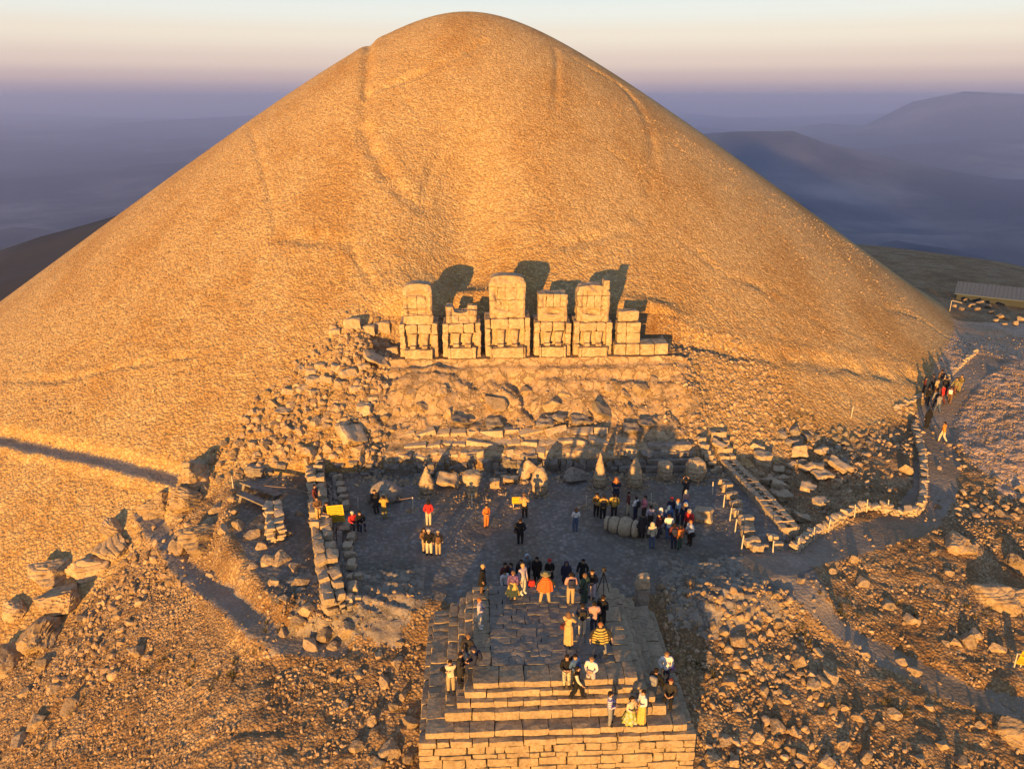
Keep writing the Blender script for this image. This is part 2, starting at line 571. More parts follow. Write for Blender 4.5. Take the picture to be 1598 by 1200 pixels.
# ------------------------------------------------------------------ air
def haze():
    me = bpy.data.meshes.new("haze")
    bm = bmesh.new()
    bmesh.ops.create_cube(bm, size=1)
    for v in bm.verts:
        v.co = Vector((v.co.x * 34000, v.co.y * 34000, 45 if v.co.z > 0 else -620))
    bm.to_mesh(me)
    m = bpy.data.materials.new("haze")
    m.use_nodes = True
    n, l = m.node_tree.nodes, m.node_tree.links
    n.clear()
    o = n.new("ShaderNodeOutputMaterial")
    v = n.new("ShaderNodeVolumePrincipled")
    v.inputs["Color"].default_value = (.64, .70, 1.0, 1)
    v.inputs["Density"].default_value = .00018
    v.inputs["Anisotropy"].default_value = .55
    l.new(v.outputs[0], o.inputs["Volume"])
    tag(link("haze", me, m), "thin blue dawn haze over the valley", "haze", kind='stuff')

# ------------------------------------------------------------------ stone shapes
def n3(p, k, s=0):
    return vnoise(p[:, 0] * k + p[:, 2] * k * .73 + 5.1 * s, p[:, 1] * k + p[:, 2] * k * 1.17 - 3.7 * s, s)

def ico(sub):
    bm = bmesh.new()
    bmesh.ops.create_icosphere(bm, subdivisions=sub, radius=1)
    V = np.array([v.co[:] for v in bm.verts])
    Fc = np.array([[v.index for v in f.verts] for f in bm.faces])
    bm.free()
    return V, Fc
ICO = {k: ico(k) for k in (1, 2, 4, 5)}

def cube_grid(n):
    idx, V, Fc = {}, [], []
    def vid(p):
        k = tuple(np.round(p, 5))
        if k not in idx:
            idx[k] = len(V)
            V.append(p)
        return idx[k]
    t = np.linspace(-1, 1, n + 1)
    for ax in range(3):
        for sg in (-1, 1):
            for i in range(n):
                for j in range(n):
                    q = []
                    for a, b in ((i, j), (i + 1, j), (i + 1, j + 1), (i, j + 1)):
                        p = [0, 0, 0]
                        p[ax] = sg
                        p[(ax + 1) % 3] = t[a]
                        p[(ax + 2) % 3] = t[b]
                        q.append(vid(p))
                    Fc.append(q if sg > 0 else q[::-1])
    return np.array(V, float), np.array(Fc)
CUBE = {k: cube_grid(k) for k in (3, 5, 8)}

def rand_rot(rng, amt=1.0):
    q = rng.normal(size=4)
    q[0] += (1 - amt) * 12
    q /= np.linalg.norm(q)
    a, b, c, d = q
    return np.array([[1 - 2 * (c * c + d * d), 2 * (b * c - a * d), 2 * (b * d + a * c)],
                     [2 * (b * c + a * d), 1 - 2 * (b * b + d * d), 2 * (c * d - a * b)],
                     [2 * (b * d - a * c), 2 * (c * d + a * b), 1 - 2 * (b * b + c * c)]])

def boulder_pts(sub, seed, planes=12, lo=.5, hi=.92, rough=.06):
    rng = np.random.default_rng(seed)
    V = ICO[sub][0].copy()
    V *= (1 + .35 * n3(V * 1.2, 1.0, seed))[:, None]
    for _ in range(planes):
        nv = rng.normal(size=3)
        nv /= np.linalg.norm(nv)
        d = rng.uniform(lo, hi)
        ex = np.maximum(0, V @ nv - d)
        V = V - ex[:, None] * nv * .96
    if rough:
        V *= (1 + rough * n3(V, 4.5, seed + 3) + rough * .6 * n3(V, 11, seed + 7))[:, None]
    return V

class MB:
    """gathers many shapes into one mesh"""
    def __init__(s):
        s.V, s.Q, s.N, s.k = [], [], [], 0
    def add(s, V, Fc):
        s.V.append(np.asarray(V, float))
        Fc = np.asarray(Fc)
        s.Q.append((Fc + s.k).ravel())
        s.N.append(np.full(len(Fc), Fc.shape[1]))
        s.k += len(V)
    def box(s, x0, x1, y0, y1, z0, z1, seed=0, n=3, rad=.04, rough=.02, rz=0, tilt=0.0, taper=0.0):
        c = np.array([(x0 + x1) / 2, (y0 + y1) / 2, (z0 + z1) / 2])
        h = np.array([(x1 - x0) / 2, (y1 - y0) / 2, (z1 - z0) / 2])
        U, Fc = CUBE[n]
        r = np.minimum(rad, h.min() * .6)
        # spend the outer ring of each face on the rounded edge
        t = np.sign(U) * np.where(np.abs(U) > .999, 1, np.abs(U))
        P = t * h
        inner = np.clip(P, -(h - r), h - r)
        e = P - inner
        L = np.linalg.norm(e, axis=1, keepdims=True)
        P = inner + np.where(L > 1e-9, e / np.maximum(L, 1e-9) * np.minimum(L, r), 0)
        rng = np.random.default_rng(seed)
        cj = rng.normal(size=3) * rough * .5
        P = P * (1 + cj * (P[:, [1, 2, 0]] / h[[1, 2, 0]]))
        if taper:
            P[:, :2] *= (1 - taper * P[:, 2:] / h[2])
        if rough:
            W = P + c
            P = P + rough * np.stack([n3(W, 3.1, seed % 97), n3(W + 9, 3.1, seed % 89), n3(W - 5, 3.1, seed % 83)], 1)
        if tilt:
            P = P @ rand_rot(rng, tilt).T
        if rz:
            ca, sa = math.cos(rz), math.sin(rz)
            P = P @ np.array([[ca, sa, 0], [-sa, ca, 0], [0, 0, 1]])
        s.add(P + c, Fc)
    def rings(s, rings, cap=True):
        """loft closed rings (k,n,3)"""
        Rg = np.asarray(rings, float)
        k, n = Rg.shape[:2]
        V = Rg.reshape(-1, 3)
        Fc = []
        for i in range(k - 1):
            for j in range(n):
                a, b = i * n + j, i * n + (j + 1) % n
                Fc.append((a, b, b + n, a + n))
        s.add(V, np.array(Fc))
        if cap:
            for i, fl in ((0, True), (k - 1, False)):
                ctr = Rg[i].mean(0, keepdims=True)
                ring = np.arange(n)
                tri = np.stack([ring, (ring + 1) % n, np.full(n, n)], 1)
                s.add(np.concatenate([Rg[i], ctr]), tri[:, ::-1] if fl else tri)
    def tube(s, pts, rad, n=8):
        pts = np.asarray(pts, float)
        rad = np.broadcast_to(rad, len(pts))
        out = []
        for i, p in enumerate(pts):
            d = pts[min(i + 1, len(pts) - 1)] - pts[max(i - 1, 0)]
            d = d / np.linalg.norm(d)
            u = np.cross(d, [0, 0, 1.0] if abs(d[2]) < .9 else [1.0, 0, 0])
            u /= np.linalg.norm(u)
            v = np.cross(d, u)
            a = np.linspace(0, 2 * math.pi, n, endpoint=False)
            out.append(p + rad[i] * (np.cos(a)[:, None] * u + np.sin(a)[:, None] * v))
        s.rings(out)
    def mesh(s, name, fn=None, smooth=False):
        V = np.concatenate(s.V)
        if fn is not None:
            V = fn(V)
        return mesh_np(name, V, np.concatenate(s.N), np.concatenate(s.Q), smooth)
    def build(s, name, mat, parent=None, fn=None, smooth=False):
        return link(name, s.mesh(name, fn, smooth), mat, parent)

def sup_ring(cx, cyy, z, wx, wy, e=3.0, n=28, yoff=None):
    a = np.linspace(0, 2 * math.pi, n, endpoint=False)
    c, s_ = np.cos(a), np.sin(a)
    r = (np.abs(c) ** e + np.abs(s_) ** e) ** (-1 / e)
    return np.stack([cx + wx * r * c, cyy + wy * r * s_, np.full(n, z)], 1)

def depth_at(p):
    v = np.array(p) - np.array([0, 0, HC])
    return float(v @ cf)

def at(px, py, z):
    d = ray(px, py)
    t = (z - HC) / d[2]
    return Vector((d[0] * t, d[1] * t, z))

# ------------------------------------------------------------------ the colossi
def colossus(px0, px1, tw, courses, arm, lap_z, foot_z, label, lap_u=True, jag=None, spike=False, seed=1, feet=True, recess=None):
    a, b = at(px0, 553, 5.95), at(px1, 553, 5.95)
    W = b.x - a.x
    o = empty("colossal_statue", ((a.x + b.x) / 2, 63.25, 5.93))
    tag(o, label, "statue", "headless colossi on the terrace podium")
    m = M['statue']
    rng = np.random.default_rng(seed)
    hw, ht = W / 2, tw / 2
    # throne sides: stacked uprights
    for sg in (-1, 1):
        mb = MB()
        zs = [0, arm * rng.uniform(.25, .38), arm * rng.uniform(.62, .75), arm * rng.uniform(.97, 1.03)]
        for k in range(3):
            x0, x1 = sorted((sg * (hw - rng.uniform(.42, .5)), sg * (hw - rng.uniform(0, .05))))
            mb.box(x0, x1, -1.15 + rng.uniform(-.05, .05), 1.2, zs[k] + .002, zs[k + 1] - .002, seed * 10 + k + (5 if sg > 0 else 0), 8, .05, .09)
        mb.build("throne_side", m, o)
    # footstool
    mb = MB()
    fx = [-hw + .38, -hw + .38 + (W - .8) * rng.uniform(.06, .14), hw - .42 - (W - .8) * rng.uniform(.02, .16), hw - .42]
    for k in range(3):
        mb.box(fx[k] + .012, fx[k + 1] - .012, -1.62 + rng.uniform(-.05, .05), -.75, 0, foot_z - (.0 if k != 1 else .02), seed * 7 + k, 8, .05, .08)
    mb.build("footstool", m, o)
    # robe behind the shins
    mb = MB()
    q = hw - .46
    cut = rng.uniform(-.2, .2)
    mb.box(-q, cut - .006, -.66, .9, .02, lap_z - .01, seed + 31, 5, .04, .05)
    mb.box(cut + .006, q, -.66, .9, .02, lap_z - .01, seed + 32, 5, .04, .05)
    mb.build("robe", m, o)
    # legs with feet
    if feet:
        for sg in (-1, 1):
            mb = MB()
            R_ = []
            for z, rx, ry, yy in ((foot_z + .01, .27, .22, -.93), (foot_z + .25, .25, .2, -.92), (foot_z + .7, .30, .25, -.90), (lap_z - .12, .36, .33, -.86), (lap_z + .02, .38, .36, -.84)):
                R_.append(sup_ring(sg * .47 * W / 3.1, yy, z, rx, ry, 2.6))
            mb.rings(R_)
            lg = mb.build("leg", m, o, fn=lambda P: P + .05 * np.stack([n3(P, 2.3, seed), n3(P, 2.3, seed + 1), n3(P, 2.3, seed + 2)], 1))
            mb = MB()
            mb.box(sg * .47 * W / 3.1 - .24, sg * .47 * W / 3.1 + .24, -1.45, -.9, foot_z + .005, foot_z + .27, seed + 40, 5, .12, .06)
            mb.build("foot", m, lg)
    # lap and thighs
    mb = MB()
    cut = rng.uniform(-.35, .35)
    mb.box(-q + .05, cut - .012, -1.12, .9, lap_z + .012, arm - .01 + (courses[0][0] - arm) * .5, seed + 51, 8, .13, .08)
    mb.box(cut + .012, q - .05, -1.10, .9, lap_z + .012, arm - .01 + (courses[0][0] - arm) * .5, seed + 52, 8, .13, .08)
    mb.build("lap", m, o)
    # torso, course upon course
    mb = MB()
    ztop = courses[-1][1]
    for k, (z0, z1, cuts) in enumerate(courses):
        xs = [-ht] + [c * ht for c in cuts] + [ht]
        for i in range(len(xs) - 1):
            dy = rng.uniform(-.03, .03)
            mb.box(xs[i] + .003, xs[i + 1] - .003, -.72 + dy, .75, z0 + .003, z1 - .003 + rng.uniform(-.01, .01), seed * 13 + k * 5 + i, 8, .045, .05)
    zt0 = courses[0][0]
    def shape(P):
        P = P.copy()
        u = np.clip((P[:, 2] - zt0) / (ztop - zt0), 0, 1)
        xr = P[:, 0] / ht
        P[:, 1] -= .16 * (1 - xr ** 2) * (1 - .5 * u) * (P[:, 1] < 0)
        if jag is None:
            sh = sst(.80, 1.0, u)
            P[:, 0] *= 1 - .10 * sh
            P[:, 2] -= .20 * sh * np.abs(xr) ** 3
            P[:, 1] += .12 * sh * (P[:, 1] < 0)
        else:
            cutz = zt0 + jag(xr, P[:, 1])
            P[:, 2] = np.minimum(P[:, 2], cutz + .10 * n3(P, 3, seed + 5))
        # the hollow where the forearms met the body
        if recess:
            rx, rz_, rw, rh = recess
            e = ((xr - rx) / rw) ** 2 + ((P[:, 2] - rz_) / rh) ** 2
            P[:, 1] += .32 * np.clip(1.15 - e, 0, .8) * (P[:, 1] < 0)
        # upper arms stand out from the body, breaks eat into the corners
        ax_ = np.abs(xr)
        P[:, 1] -= (.13 * np.exp(-((ax_ - .84) / .15) ** 2) - .10 * np.exp(-((ax_ - .60) / .07) ** 2)) * (P[:, 1] < 0) * sst(1.0, .8, u)
        P[:, 1] += .9 * np.maximum(0, n3(P, 1.1, seed + 21) - .13) * (P[:, 1] < 0)
        P[:, 0] *= 1 - .35 * np.maximum(0, n3(P, 1.3, seed + 31) - .2)
        P += .09 * np.stack([n3(P, 1.5, seed), n3(P, 1.5, seed + 1), n3(P, 1.5, seed + 2)], 1)
        return P
    mb.build("torso", m, o, fn=shape)
    if lap_u:      # forearms folded above the lap
        mb = MB()
        R_ = []
        z0, z1 = courses[0][0], courses[0][1]
        for i in range(13):
            t = i / 12
            x = -ht * .93 + t * ht * 1.86
            dz = (z1 - z0) * (.62 * (2 * t - 1) ** 4)
            rr_ = .34 * (1 - .2 * (1 - abs(2 * t - 1)))
            a = np.linspace(0, 2 * math.pi, 12, endpoint=False)
            R_.append(np.stack([np.full(12, x), -.62 - .13 * (1 - (2 * t - 1) ** 2) + rr_ * np.cos(a) * .7, z0 + .32 + dz + rr_ * np.sin(a)], 1))
        mb.rings(R_)
        mb.build("forearms", m, o, fn=lambda P: P + .06 * np.stack([n3(P, 2.6, seed), n3(P, 2.6, seed + 1), n3(P, 2.6, seed + 2)], 1))
    if spike:
        mb = MB()
        mb.box(ht - .52, ht - .03, -.62, .3, courses[-1][1] - .35, courses[-1][1] + .42, seed + 77, 5, .06, .06)
        mb.build("shoulder_stub", m, o)
    return o

colossus(626.5, 685, 2.35, [(2.7, 3.46, []), (3.47, 4.03, [-.05]), (4.03, 5.02, [-.05]), (5.02, 6.0, [])], 2.8, 1.98, .8,
         "tall headless seated statue at the left end, with a rounded worn top", lap_u=False, seed=3, recess=(0.05, 3.72, .85, .22))
colossus(692, 751, 2.5, [(2.8, 3.4, [-.2]), (3.4, 4.2, [.1])], 2.8, 1.98, .9,
         "low seated statue with a jagged broken top between two taller ones", lap_u=False, seed=5,
         jag=lambda x, y: np.where(x < -.5, 1.25, np.where(x > .35, 1.2 - .25 * (y < 0), .72 + .25 * np.abs(x))))
colossus(756.7, 827, 2.9, [(3.16, 4.64, [.06]), (4.64, 5.67, [-.54, -.12, .44]), (5.67, 6.6, [])], 3.2, 2.25, .88,
         "tallest headless seated statue with rounded shoulders in the middle of the row", seed=8, recess=(-.2, 4.05, .36, .5))
colossus(832.8, 890, 2.35, [(2.86, 4.02, []), (4.02, 5.1, [-.45, .05, .55])], 2.85, 2.03, .91,
         "square topped headless statue with a flat four block chest", seed=11, jag=lambda x, y: 9 + x * 0, recess=(.1, 3.55, .55, .4))
colossus(893.6, 953.6, 2.65, [(2.74, 4.02, [.45]), (4.02, 4.9, [-.4, .05, .5]), (4.9, 5.72, [-.38, .58])], 2.8, 2.0, .83,
         "headless statue with a broken top and a stub of stone standing on its right shoulder", seed=14, spike=True, recess=(-.05, 3.45, .4, .45))
def eagle_base():
    a, b = at(957, 553, 5.95), at(1042, 553, 5.95)
    o = empty("guardian_statue", (a.x, 63.2, 5.93))
    tag(o, "broken guardian statue of stacked blocks on a long low plinth, right end of the row", "statue", None)
    W = b.x - a.x
    mb = MB()
    xs = [0, .22, .48, .75, 1]
    for i in range(4):
        mb.box(W * xs[i] + .012, W * xs[i + 1] - .012, -1.2, .5, 0, .93 + .02 * (i % 2), 200 + i, 5, .05, .05)
    mb.build("plinth", M['statue'], o)
    mb = MB()
    for i, (x0, x1, z0, z1) in enumerate(((.30, 1.05, .95, 1.75), (1.07, 2.15, .95, 1.82), (.26, 1.0, 1.77, 2.65), (1.02, 2.2, 1.84, 2.66))):
        mb.box(x0, x1, -.85, .4, z0, z1, 210 + i, 5, .07, .07)
    mb.build("body", M['statue'], o)
    mb = MB()
    mb.box(.32, 2.02, -.7, .3, 2.72, 3.6, 220, 8, .16, .08)
    mb.build("breast_block", M['statue'], o)
eagle_base()

# ------------------------------------------------------------------ single stones
def mesh_boulder(seed, flat=.75, planes=13):
    V = boulder_pts(4, seed, planes, .38, .8, .09)
    V = V * np.array([1, .85, flat])
    V = V / np.ptp(V[:, 0])
    return mesh_np("rock", V, np.full(len(ICO[4][1]), 3), ICO[4][1], False)

def mesh_crag(seed):
    """weathered outcrop: split into ribs and ledges"""
    V = boulder_pts(5, seed, 16, .5, .85, .05)
    rng = np.random.default_rng(seed)
    Rm = rand_rot(rng, .35)
    W = V @ Rm
    led = W[:, 2] * 5 + 2.2 * n3(W, 1.3, seed)
    fr = led - np.floor(led)
    V = V * (1 - .09 * sst(.72, .98, fr) - .05 * sst(.3, .0, fr))[:, None]
    V = V * (1 + .30 * n3(V, 1.7, seed + 1) + .16 * np.abs(n3(V, 3.6, seed + 2)) + .07 * n3(V, 9, seed + 3))[:, None]
    V = V * np.array([1, .8, .85])
    V = V / np.ptp(V[:, 0])
    return mesh_np("crag", V, np.full(len(ICO[5][1]), 3), ICO[5][1], False)

def mesh_block(seed, dims):
    mb = MB()
    d = np.array(dims) / dims[0]
    mb.box(-.5, .5, -d[1] / 2, d[1] / 2, -d[2] / 2, d[2] / 2, seed, 8, .07, .16, taper=.06 * (seed % 3 - 1))
    return mb.mesh("block")
BOULD = [mesh_boulder(100 + i, .62 + .06 * (i % 5), 10 + i % 6) for i in range(14)]
CRAG = [mesh_crag(300 + i) for i in range(8)]
BLOCK = [mesh_block(400 + i, d) for i, d in enumerate(((1, .8, .7), (1, .7, .5), (1, .62, .6), (1, .8, .9), (1, .5, .45), (1.2, .9, .55)))]
SLAB = [mesh_block(420 + i, d) for i, d in enumerate(((1, .7, .2), (1, .6, .28), (1, .45, .22), (1, .8, .16)))]
for me in BOULD + CRAG:
    me.materials.append(M['rock'])
for me in BLOCK + SLAB:
    me.materials.append(M['block'])
rs = random.Random(7)

def put(name, me, p, size, label, cat, group, rot=None, sink=.28, scl=None, mat=None):
    o = bpy.data.objects.new(name, me)
    COL.objects.link(o)
    o.location = (p[0], p[1], p[2] + size * (.5 - sink) * .6)
    o.rotation_euler = rot or (rs.uniform(-.25, .25), rs.uniform(-.25, .25), rs.uniform(0, 6.28))
    k = scl or (1, 1, 1)
    o.scale = (size * k[0], size * k[1], size * k[2])
    if mat:
        o.material_slots[0].link = 'OBJECT'
        o.material_slots[0].material = mat
    return tag(o, label, cat, group)

def rock_px(px, py, wpx, kind='boulder', label=None, group=None, name=None, rot=None, scl=None, sink=.3, mat=None, cat=None):
    p = spot(px, py + wpx * .22)
    size = wpx * depth_at(p) / F * {'block': .88, 'boulder': .88, 'slab': 1.0, 'crag': 1.2}[kind]
    me = rs.choice({'boulder': BOULD, 'crag': CRAG, 'block': BLOCK, 'slab': SLAB}[kind])
    nm = name or {'boulder': "boulder", 'crag': "rock_outcrop", 'block': "stone_block", 'slab': "stone_slab"}[kind]
    return put(nm, me, p, size, label, cat or nm.replace("_", " "), group, rot, sink, scl, mat)

# rubble slope to the left of the statues
G1 = "stones fallen left of the statues"
for px, py, w_ in ((488, 592, 24), (511, 589, 26), (542, 579, 28), (524, 572, 18), (568, 570, 20), (450, 608, 24), (472, 604, 20), (489, 611, 17), (582, 620, 18),
                   (569, 635, 26), (556, 604, 22), (536, 666, 24), (486, 578, 18), (500, 570, 18), (470, 575, 15), (530, 598, 18), (600, 600, 17)):
    rock_px(px, py, w_, 'block', "squared pale block tumbled in the rubble left of the statues", G1)
for px, py, w_ in ((426, 628, 24), (434, 614, 16), (453, 629, 20), (393, 642, 19), (386, 654, 20), (408, 640, 16), (414, 612, 20), (525, 634, 26), (510, 664, 18), (492, 658, 28),
                   (470, 670, 22), (448, 668, 26), (508, 698, 22), (586, 674, 18), (438, 700, 22), (415, 690, 24), (395, 690, 22), (370, 690, 24), (350, 690, 20), (360, 705, 24),
                   (400, 708, 20), (465, 694, 20), (530, 700, 18), (560, 700, 20), (585, 698, 18), (330, 715, 22), (345, 722, 18), (378, 668, 16), (425, 660, 18), (455, 650, 17),
                   (480, 640, 16), (545, 650, 15), (600, 650, 17), (612, 668, 15), (620, 640, 14), (560, 690, 16), (500, 680, 15), (404, 672, 16)):
    rock_px(px, py, w_, 'boulder', "rough boulder lying in the rubble left of the statues", G1)
rock_px(590, 562, 40, 'slab', "long pale slab leaning at the top of the rubble beside the statues", None, rot=(.35, .45, .6), sink=.1)
rock_px(550, 678, 44, 'block', "large tilted block with a flat grey face low in the left rubble", None, rot=(.5, .3, .7), sink=.15)
rock_px(482, 702, 38, 'boulder', "wide rounded boulder at the foot of the left rubble", None, sink=.2)
rock_px(444, 641, 24, 'slab', "thin pale slab lying flat among the boulders left of the statues", None, rot=(.1, .05, -.1), sink=.1)
# the row of plinth blocks beyond the first statue
for px, w_, dy in ((525, 16, 0), (553, 24, -3), (576, 20, -5), (597, 24, -10), (613, 16, 3)):
    p = at(px, 548 + dy, 6.0)
    p.y = max(p.y, 62.6)
    p.z = max(gz(p.x, p.y - .3) - .1, 5.6)
    put("plinth_block", BLOCK[1], p, w_ * depth_at(p) / F, "squared plinth block in the row left of the first statue", "stone block", "plinth blocks beside the first statue",
        (rs.uniform(-.06, .06), rs.uniform(-.06, .06), rs.uniform(-.1, .1)), -.15, (1, 1, 1.35))
# ledge boulders under the statues
for px, py, w_ in ((860, 625, 34), (770, 620, 40), (700, 640, 22), (735, 632, 18), (880, 610, 22), (950, 600, 26), (1000, 600, 30), (1020, 590, 24), (640, 610, 24), (660, 630, 26), (820, 605, 22),
                   (690, 605, 28), (915, 640, 22), (975, 610, 24)):
    rock_px(px, py, w_, 'boulder', "weathered rock bulging from the ledge below the statues", "rocks on the ledge below the statues", sink=.55)
for px, py, w_, rr_ in ((940, 642, 34, (.7, .5, .4)), (868, 652, 30, (.15, .1, .1)), (850, 660, 26, (.1, 0, -.1)), (905, 655, 30, (.1, .1, .2)), (720, 655, 28, (.2, .2, .3)), (770, 660, 26, (.3, 0, .2)), (985, 668, 28, (.2, .1, .1)), (1010, 660, 24, (.15, .1, .3))):
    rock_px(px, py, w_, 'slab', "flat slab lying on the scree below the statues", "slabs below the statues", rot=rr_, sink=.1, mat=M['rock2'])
rock_px(982, 636, 13, 'boulder', "small pale upright stone beside the tilted slab under the statues", None, rot=(0, 1.2, .2), sink=.0)

# ------------------------------------------------------------------ retaining wall behind the heads
def retaining_wall():
    o = empty("retaining_wall", (4, 53.2, 0))
    tag(o, "ruined stepped wall of upright blocks running behind the row of heads", "wall")
    rng = np.random.default_rng(5)
    def row(name, x0, x1, y, d, z0, z1, wa, wb, tilt, skip, seed, mat):
        mb = MB()
        x = x0
        i = 0
        while x < x1:
            w_ = rng.uniform(wa, wb)
            if rng.uniform() > skip:
                zz = z0 + (z1 - z0) * rng.uniform(.75, 1.08)
                yy = y + rng.uniform(-.12, .12)
                mb.box(x - 4 + .02, x - 4 + w_ - .02, yy - 53.2, yy - 53.2 + d, z0 - .1, zz, seed + i, 3, .05, .07, rz=rng.uniform(-.06, .06), tilt=tilt)
            x += w_
            i += 1
        mb.build(name, mat, o)
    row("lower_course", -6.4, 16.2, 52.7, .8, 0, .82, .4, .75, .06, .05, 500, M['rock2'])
    row("middle_course", -6.0, 15.5, 53.3, .9, .75, 1.4, .5, 1.3, .05, .08, 560, M['block'])
    row("upper_course", -5.6, 12.5, 54.2, .9, 1.35, 1.75, 1.0, 2.4, .02, .06, 620, M['block'])
    row("ledge_course", -6, 9.0, 55.3, .8, 1.7, 2.25, .9, 2.2, .03, .12, 680, M['block'])
    mb = MB()
    for k in range(4):
        mb.box(8.2 + .1 * k, 11.9 - .05 * k, -.9 + .35 * k, .9, .02 + .42 * k, .42 + .42 * k, 720 + k, 8, .05, .05)
    mb.build("stepped_slabs", M['rock2'], o)
retaining_wall()
# tumbled stones at its foot
for i in range(58):
    px = 575 + i * 6.1 + rs.uniform(-5, 5) + (120 if i > 42 else 0)
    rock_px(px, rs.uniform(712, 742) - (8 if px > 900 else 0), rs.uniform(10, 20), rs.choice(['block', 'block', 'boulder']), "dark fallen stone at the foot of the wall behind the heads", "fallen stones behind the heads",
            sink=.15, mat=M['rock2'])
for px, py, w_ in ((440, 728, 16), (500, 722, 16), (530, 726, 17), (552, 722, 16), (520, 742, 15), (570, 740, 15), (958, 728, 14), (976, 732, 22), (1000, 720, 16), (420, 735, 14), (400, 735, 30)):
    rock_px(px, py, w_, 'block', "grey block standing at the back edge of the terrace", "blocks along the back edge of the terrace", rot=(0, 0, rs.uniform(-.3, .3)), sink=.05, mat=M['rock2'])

# ------------------------------------------------------------------ the heads
def face_fn(seed, w_, h, fz, fs):
    """carves brow, nose, cheeks and mouth into the -Y side"""
    def fn(P):
        P = P.copy()
        fr = P[:, 1] < -.05 * w_
        x = P[:, 0] / (w_ * .5)
        z = (P[:, 2] - fz) / fs
        d = np.zeros(len(P))
        d += .17 * np.exp(-(x / .16) ** 2 - ((z + .05) / .32) ** 2)                        # nose
        for sx_ in (-1, 1):
            d -= .13 * np.exp(-((x - sx_ * .36) / .20) ** 2 - ((z - .15) / .12) ** 2)       # eye sockets
        d -= .09 * np.exp(-(x / .34) ** 2 - ((z + .48) / .07) ** 2)                       # mouth
        d += .09 * np.exp(-(x / .3) ** 2 - ((z + .72) / .16) ** 2)                        # chin
        P[:, 1] -= d * w_ * fr
        d2 = .05 * np.exp(-((z - .42) / .1) ** 2)
        P[:, 1] -= d2 * w_ * fr
        P += .06 * w_ * np.stack([n3(P, 4.5 / w_, seed), n3(P, 4.5 / w_, seed + 1), n3(P, 4.5 / w_, seed + 2)], 1)
        return P
    return fn

def head(px, py_top, py_bot, wpx, prof, label, fz=.35, fs=.3, e=2.4, tilt=(0, 0), mat=None, seed=0, collar=True, yaw=0.0, flat=1.0):
    """prof: list of (height fraction, half width fraction)"""
    p = spot(px, py_bot)
    sc = depth_at(p) / F
    w_ = wpx * sc
    h = (py_bot - py_top) * sc / .89
    o = empty("bust", (p.x, p.y, p.z - .05), yaw)
    tag(o, label, "stone head", "stone heads standing on the terrace")
    mb = MB()
    zz = np.array([q[0] for q in prof])
    ww = np.array([q[1] for q in prof])
    Rg = []
    for t in np.linspace(0, 1, 64):
        wv = np.interp(t, zz, ww) * w_ / 2
        Rg.append(sup_ring(0, 0, t * h, wv, wv * .92 * flat, e, 72))
    mb.rings(Rg)
    hd = mb.build("carved_face", mat or M['statue'], o, fn=face_fn(seed, w_, h, fz * h, fs * h), smooth=True)
    hd.rotation_euler = (tilt[0], tilt[1], 0)
    return o

head(666, 728, 769, 24, [(0, .62), (.08, .85), (.35, 1), (.55, .80), (.8, .36), (.93, .16), (1, .08)], "pale bearded head in a pointed cap, leftmost of the upright heads", .32, .28, seed=1)
head(737, 736, 775, 29, [(0, .55), (.25, .62), (.5, .74), (.7, .97), (.88, 1), (.97, .85), (1, .55)], "pale head with thick flaring hair above a shaded face, beside the broken curved piece", .42, .34, seed=2)
head(842, 729, 770, 26, [(0, .72), (.2, .95), (.5, 1), (.75, .86), (.92, .6), (1, .3)], "egg shaped pale head with a dark notch on top, beside the leaning slab", .3, .3, seed=3)
head(935, 707, 760, 20, [(0, .6), (.12, .92), (.3, 1), (.45, .86), (.75, .45), (.93, .2), (1, .1)], "tall slim head with a needle pointed cap lit orange at the top", .22, .2, seed=4)
head(990, 714, 759, 22, [(0, .85), (.2, 1), (.45, .96), (.7, .72), (.88, .42), (1, .15)], "grey head in a tall blunt cap, second pointed head from the right wall", .27, .24, seed=5)
head(1037, 722, 747, 23, [(0, .82), (.2, .95), (.6, 1), (.92, 1), (1, .9)], "flat topped grey head like a drum, between the pointed and the round heads", .45, .42, e=2.6, seed=6)
head(1084, 716, 748, 32, [(0, .7), (.2, .9), (.5, 1), (.75, .97), (.92, .75), (1, .4)], "broad round head with a thick fringe of hair, nearest the right block wall", .40, .36, seed=7)

def bird_head():
    p = spot(600, 786)
    sc = depth_at(p) / F
    o = empty("eagle_sculpture", (p.x, p.y + .4, p.z - .1))
    tag(o, "broad grey stone eagle head with a sunlit beak, leftmost on the terrace", "stone head")
    w_ = 45 * sc
    V, Fc = ICO[4]
    P = V * np.array([w_ / 2, w_ * .42, w_ * .45])
    P[:, 2] += w_ * .36
    P[:, 0] *= 1 - .25 * np.clip(P[:, 2] / w_ - .5, 0, 1)
    P[:, 2] = np.maximum(P[:, 2], 0)
    mb = MB()
    mb.add(P + .12 * np.stack([n3(P, 1.6, 1), n3(P, 1.6, 2), n3(P, 1.6, 3)], 1), Fc)
    mb.build("crown_of_head", M['rock2'], o, smooth=True)
    mb = MB()
    Rg = []
    for t in np.linspace(0, 1, 10):
        Rg.append(sup_ring(0, -w_ * (.36 + .12 * math.sin(t * 3.0)), w_ * (.05 + .5 * t), w_ * .13 * (1 - .35 * abs(t - .6)), w_ * .12, 2.2, 16))
    mb.rings(Rg)
    mb.build("beak", M['statue'], o, smooth=True)  # sunlight on the beak painted as paler stone than the head
    for sg in (-1, 1):
        mb = MB()
        mb.add(V * np.array([w_ * .16, w_ * .2, w_ * .26]) + np.array([sg * w_ * .48, -.02, w_ * .24]), Fc)
        mb.build("cheek", M['rock2'], o, smooth=True)
bird_head()
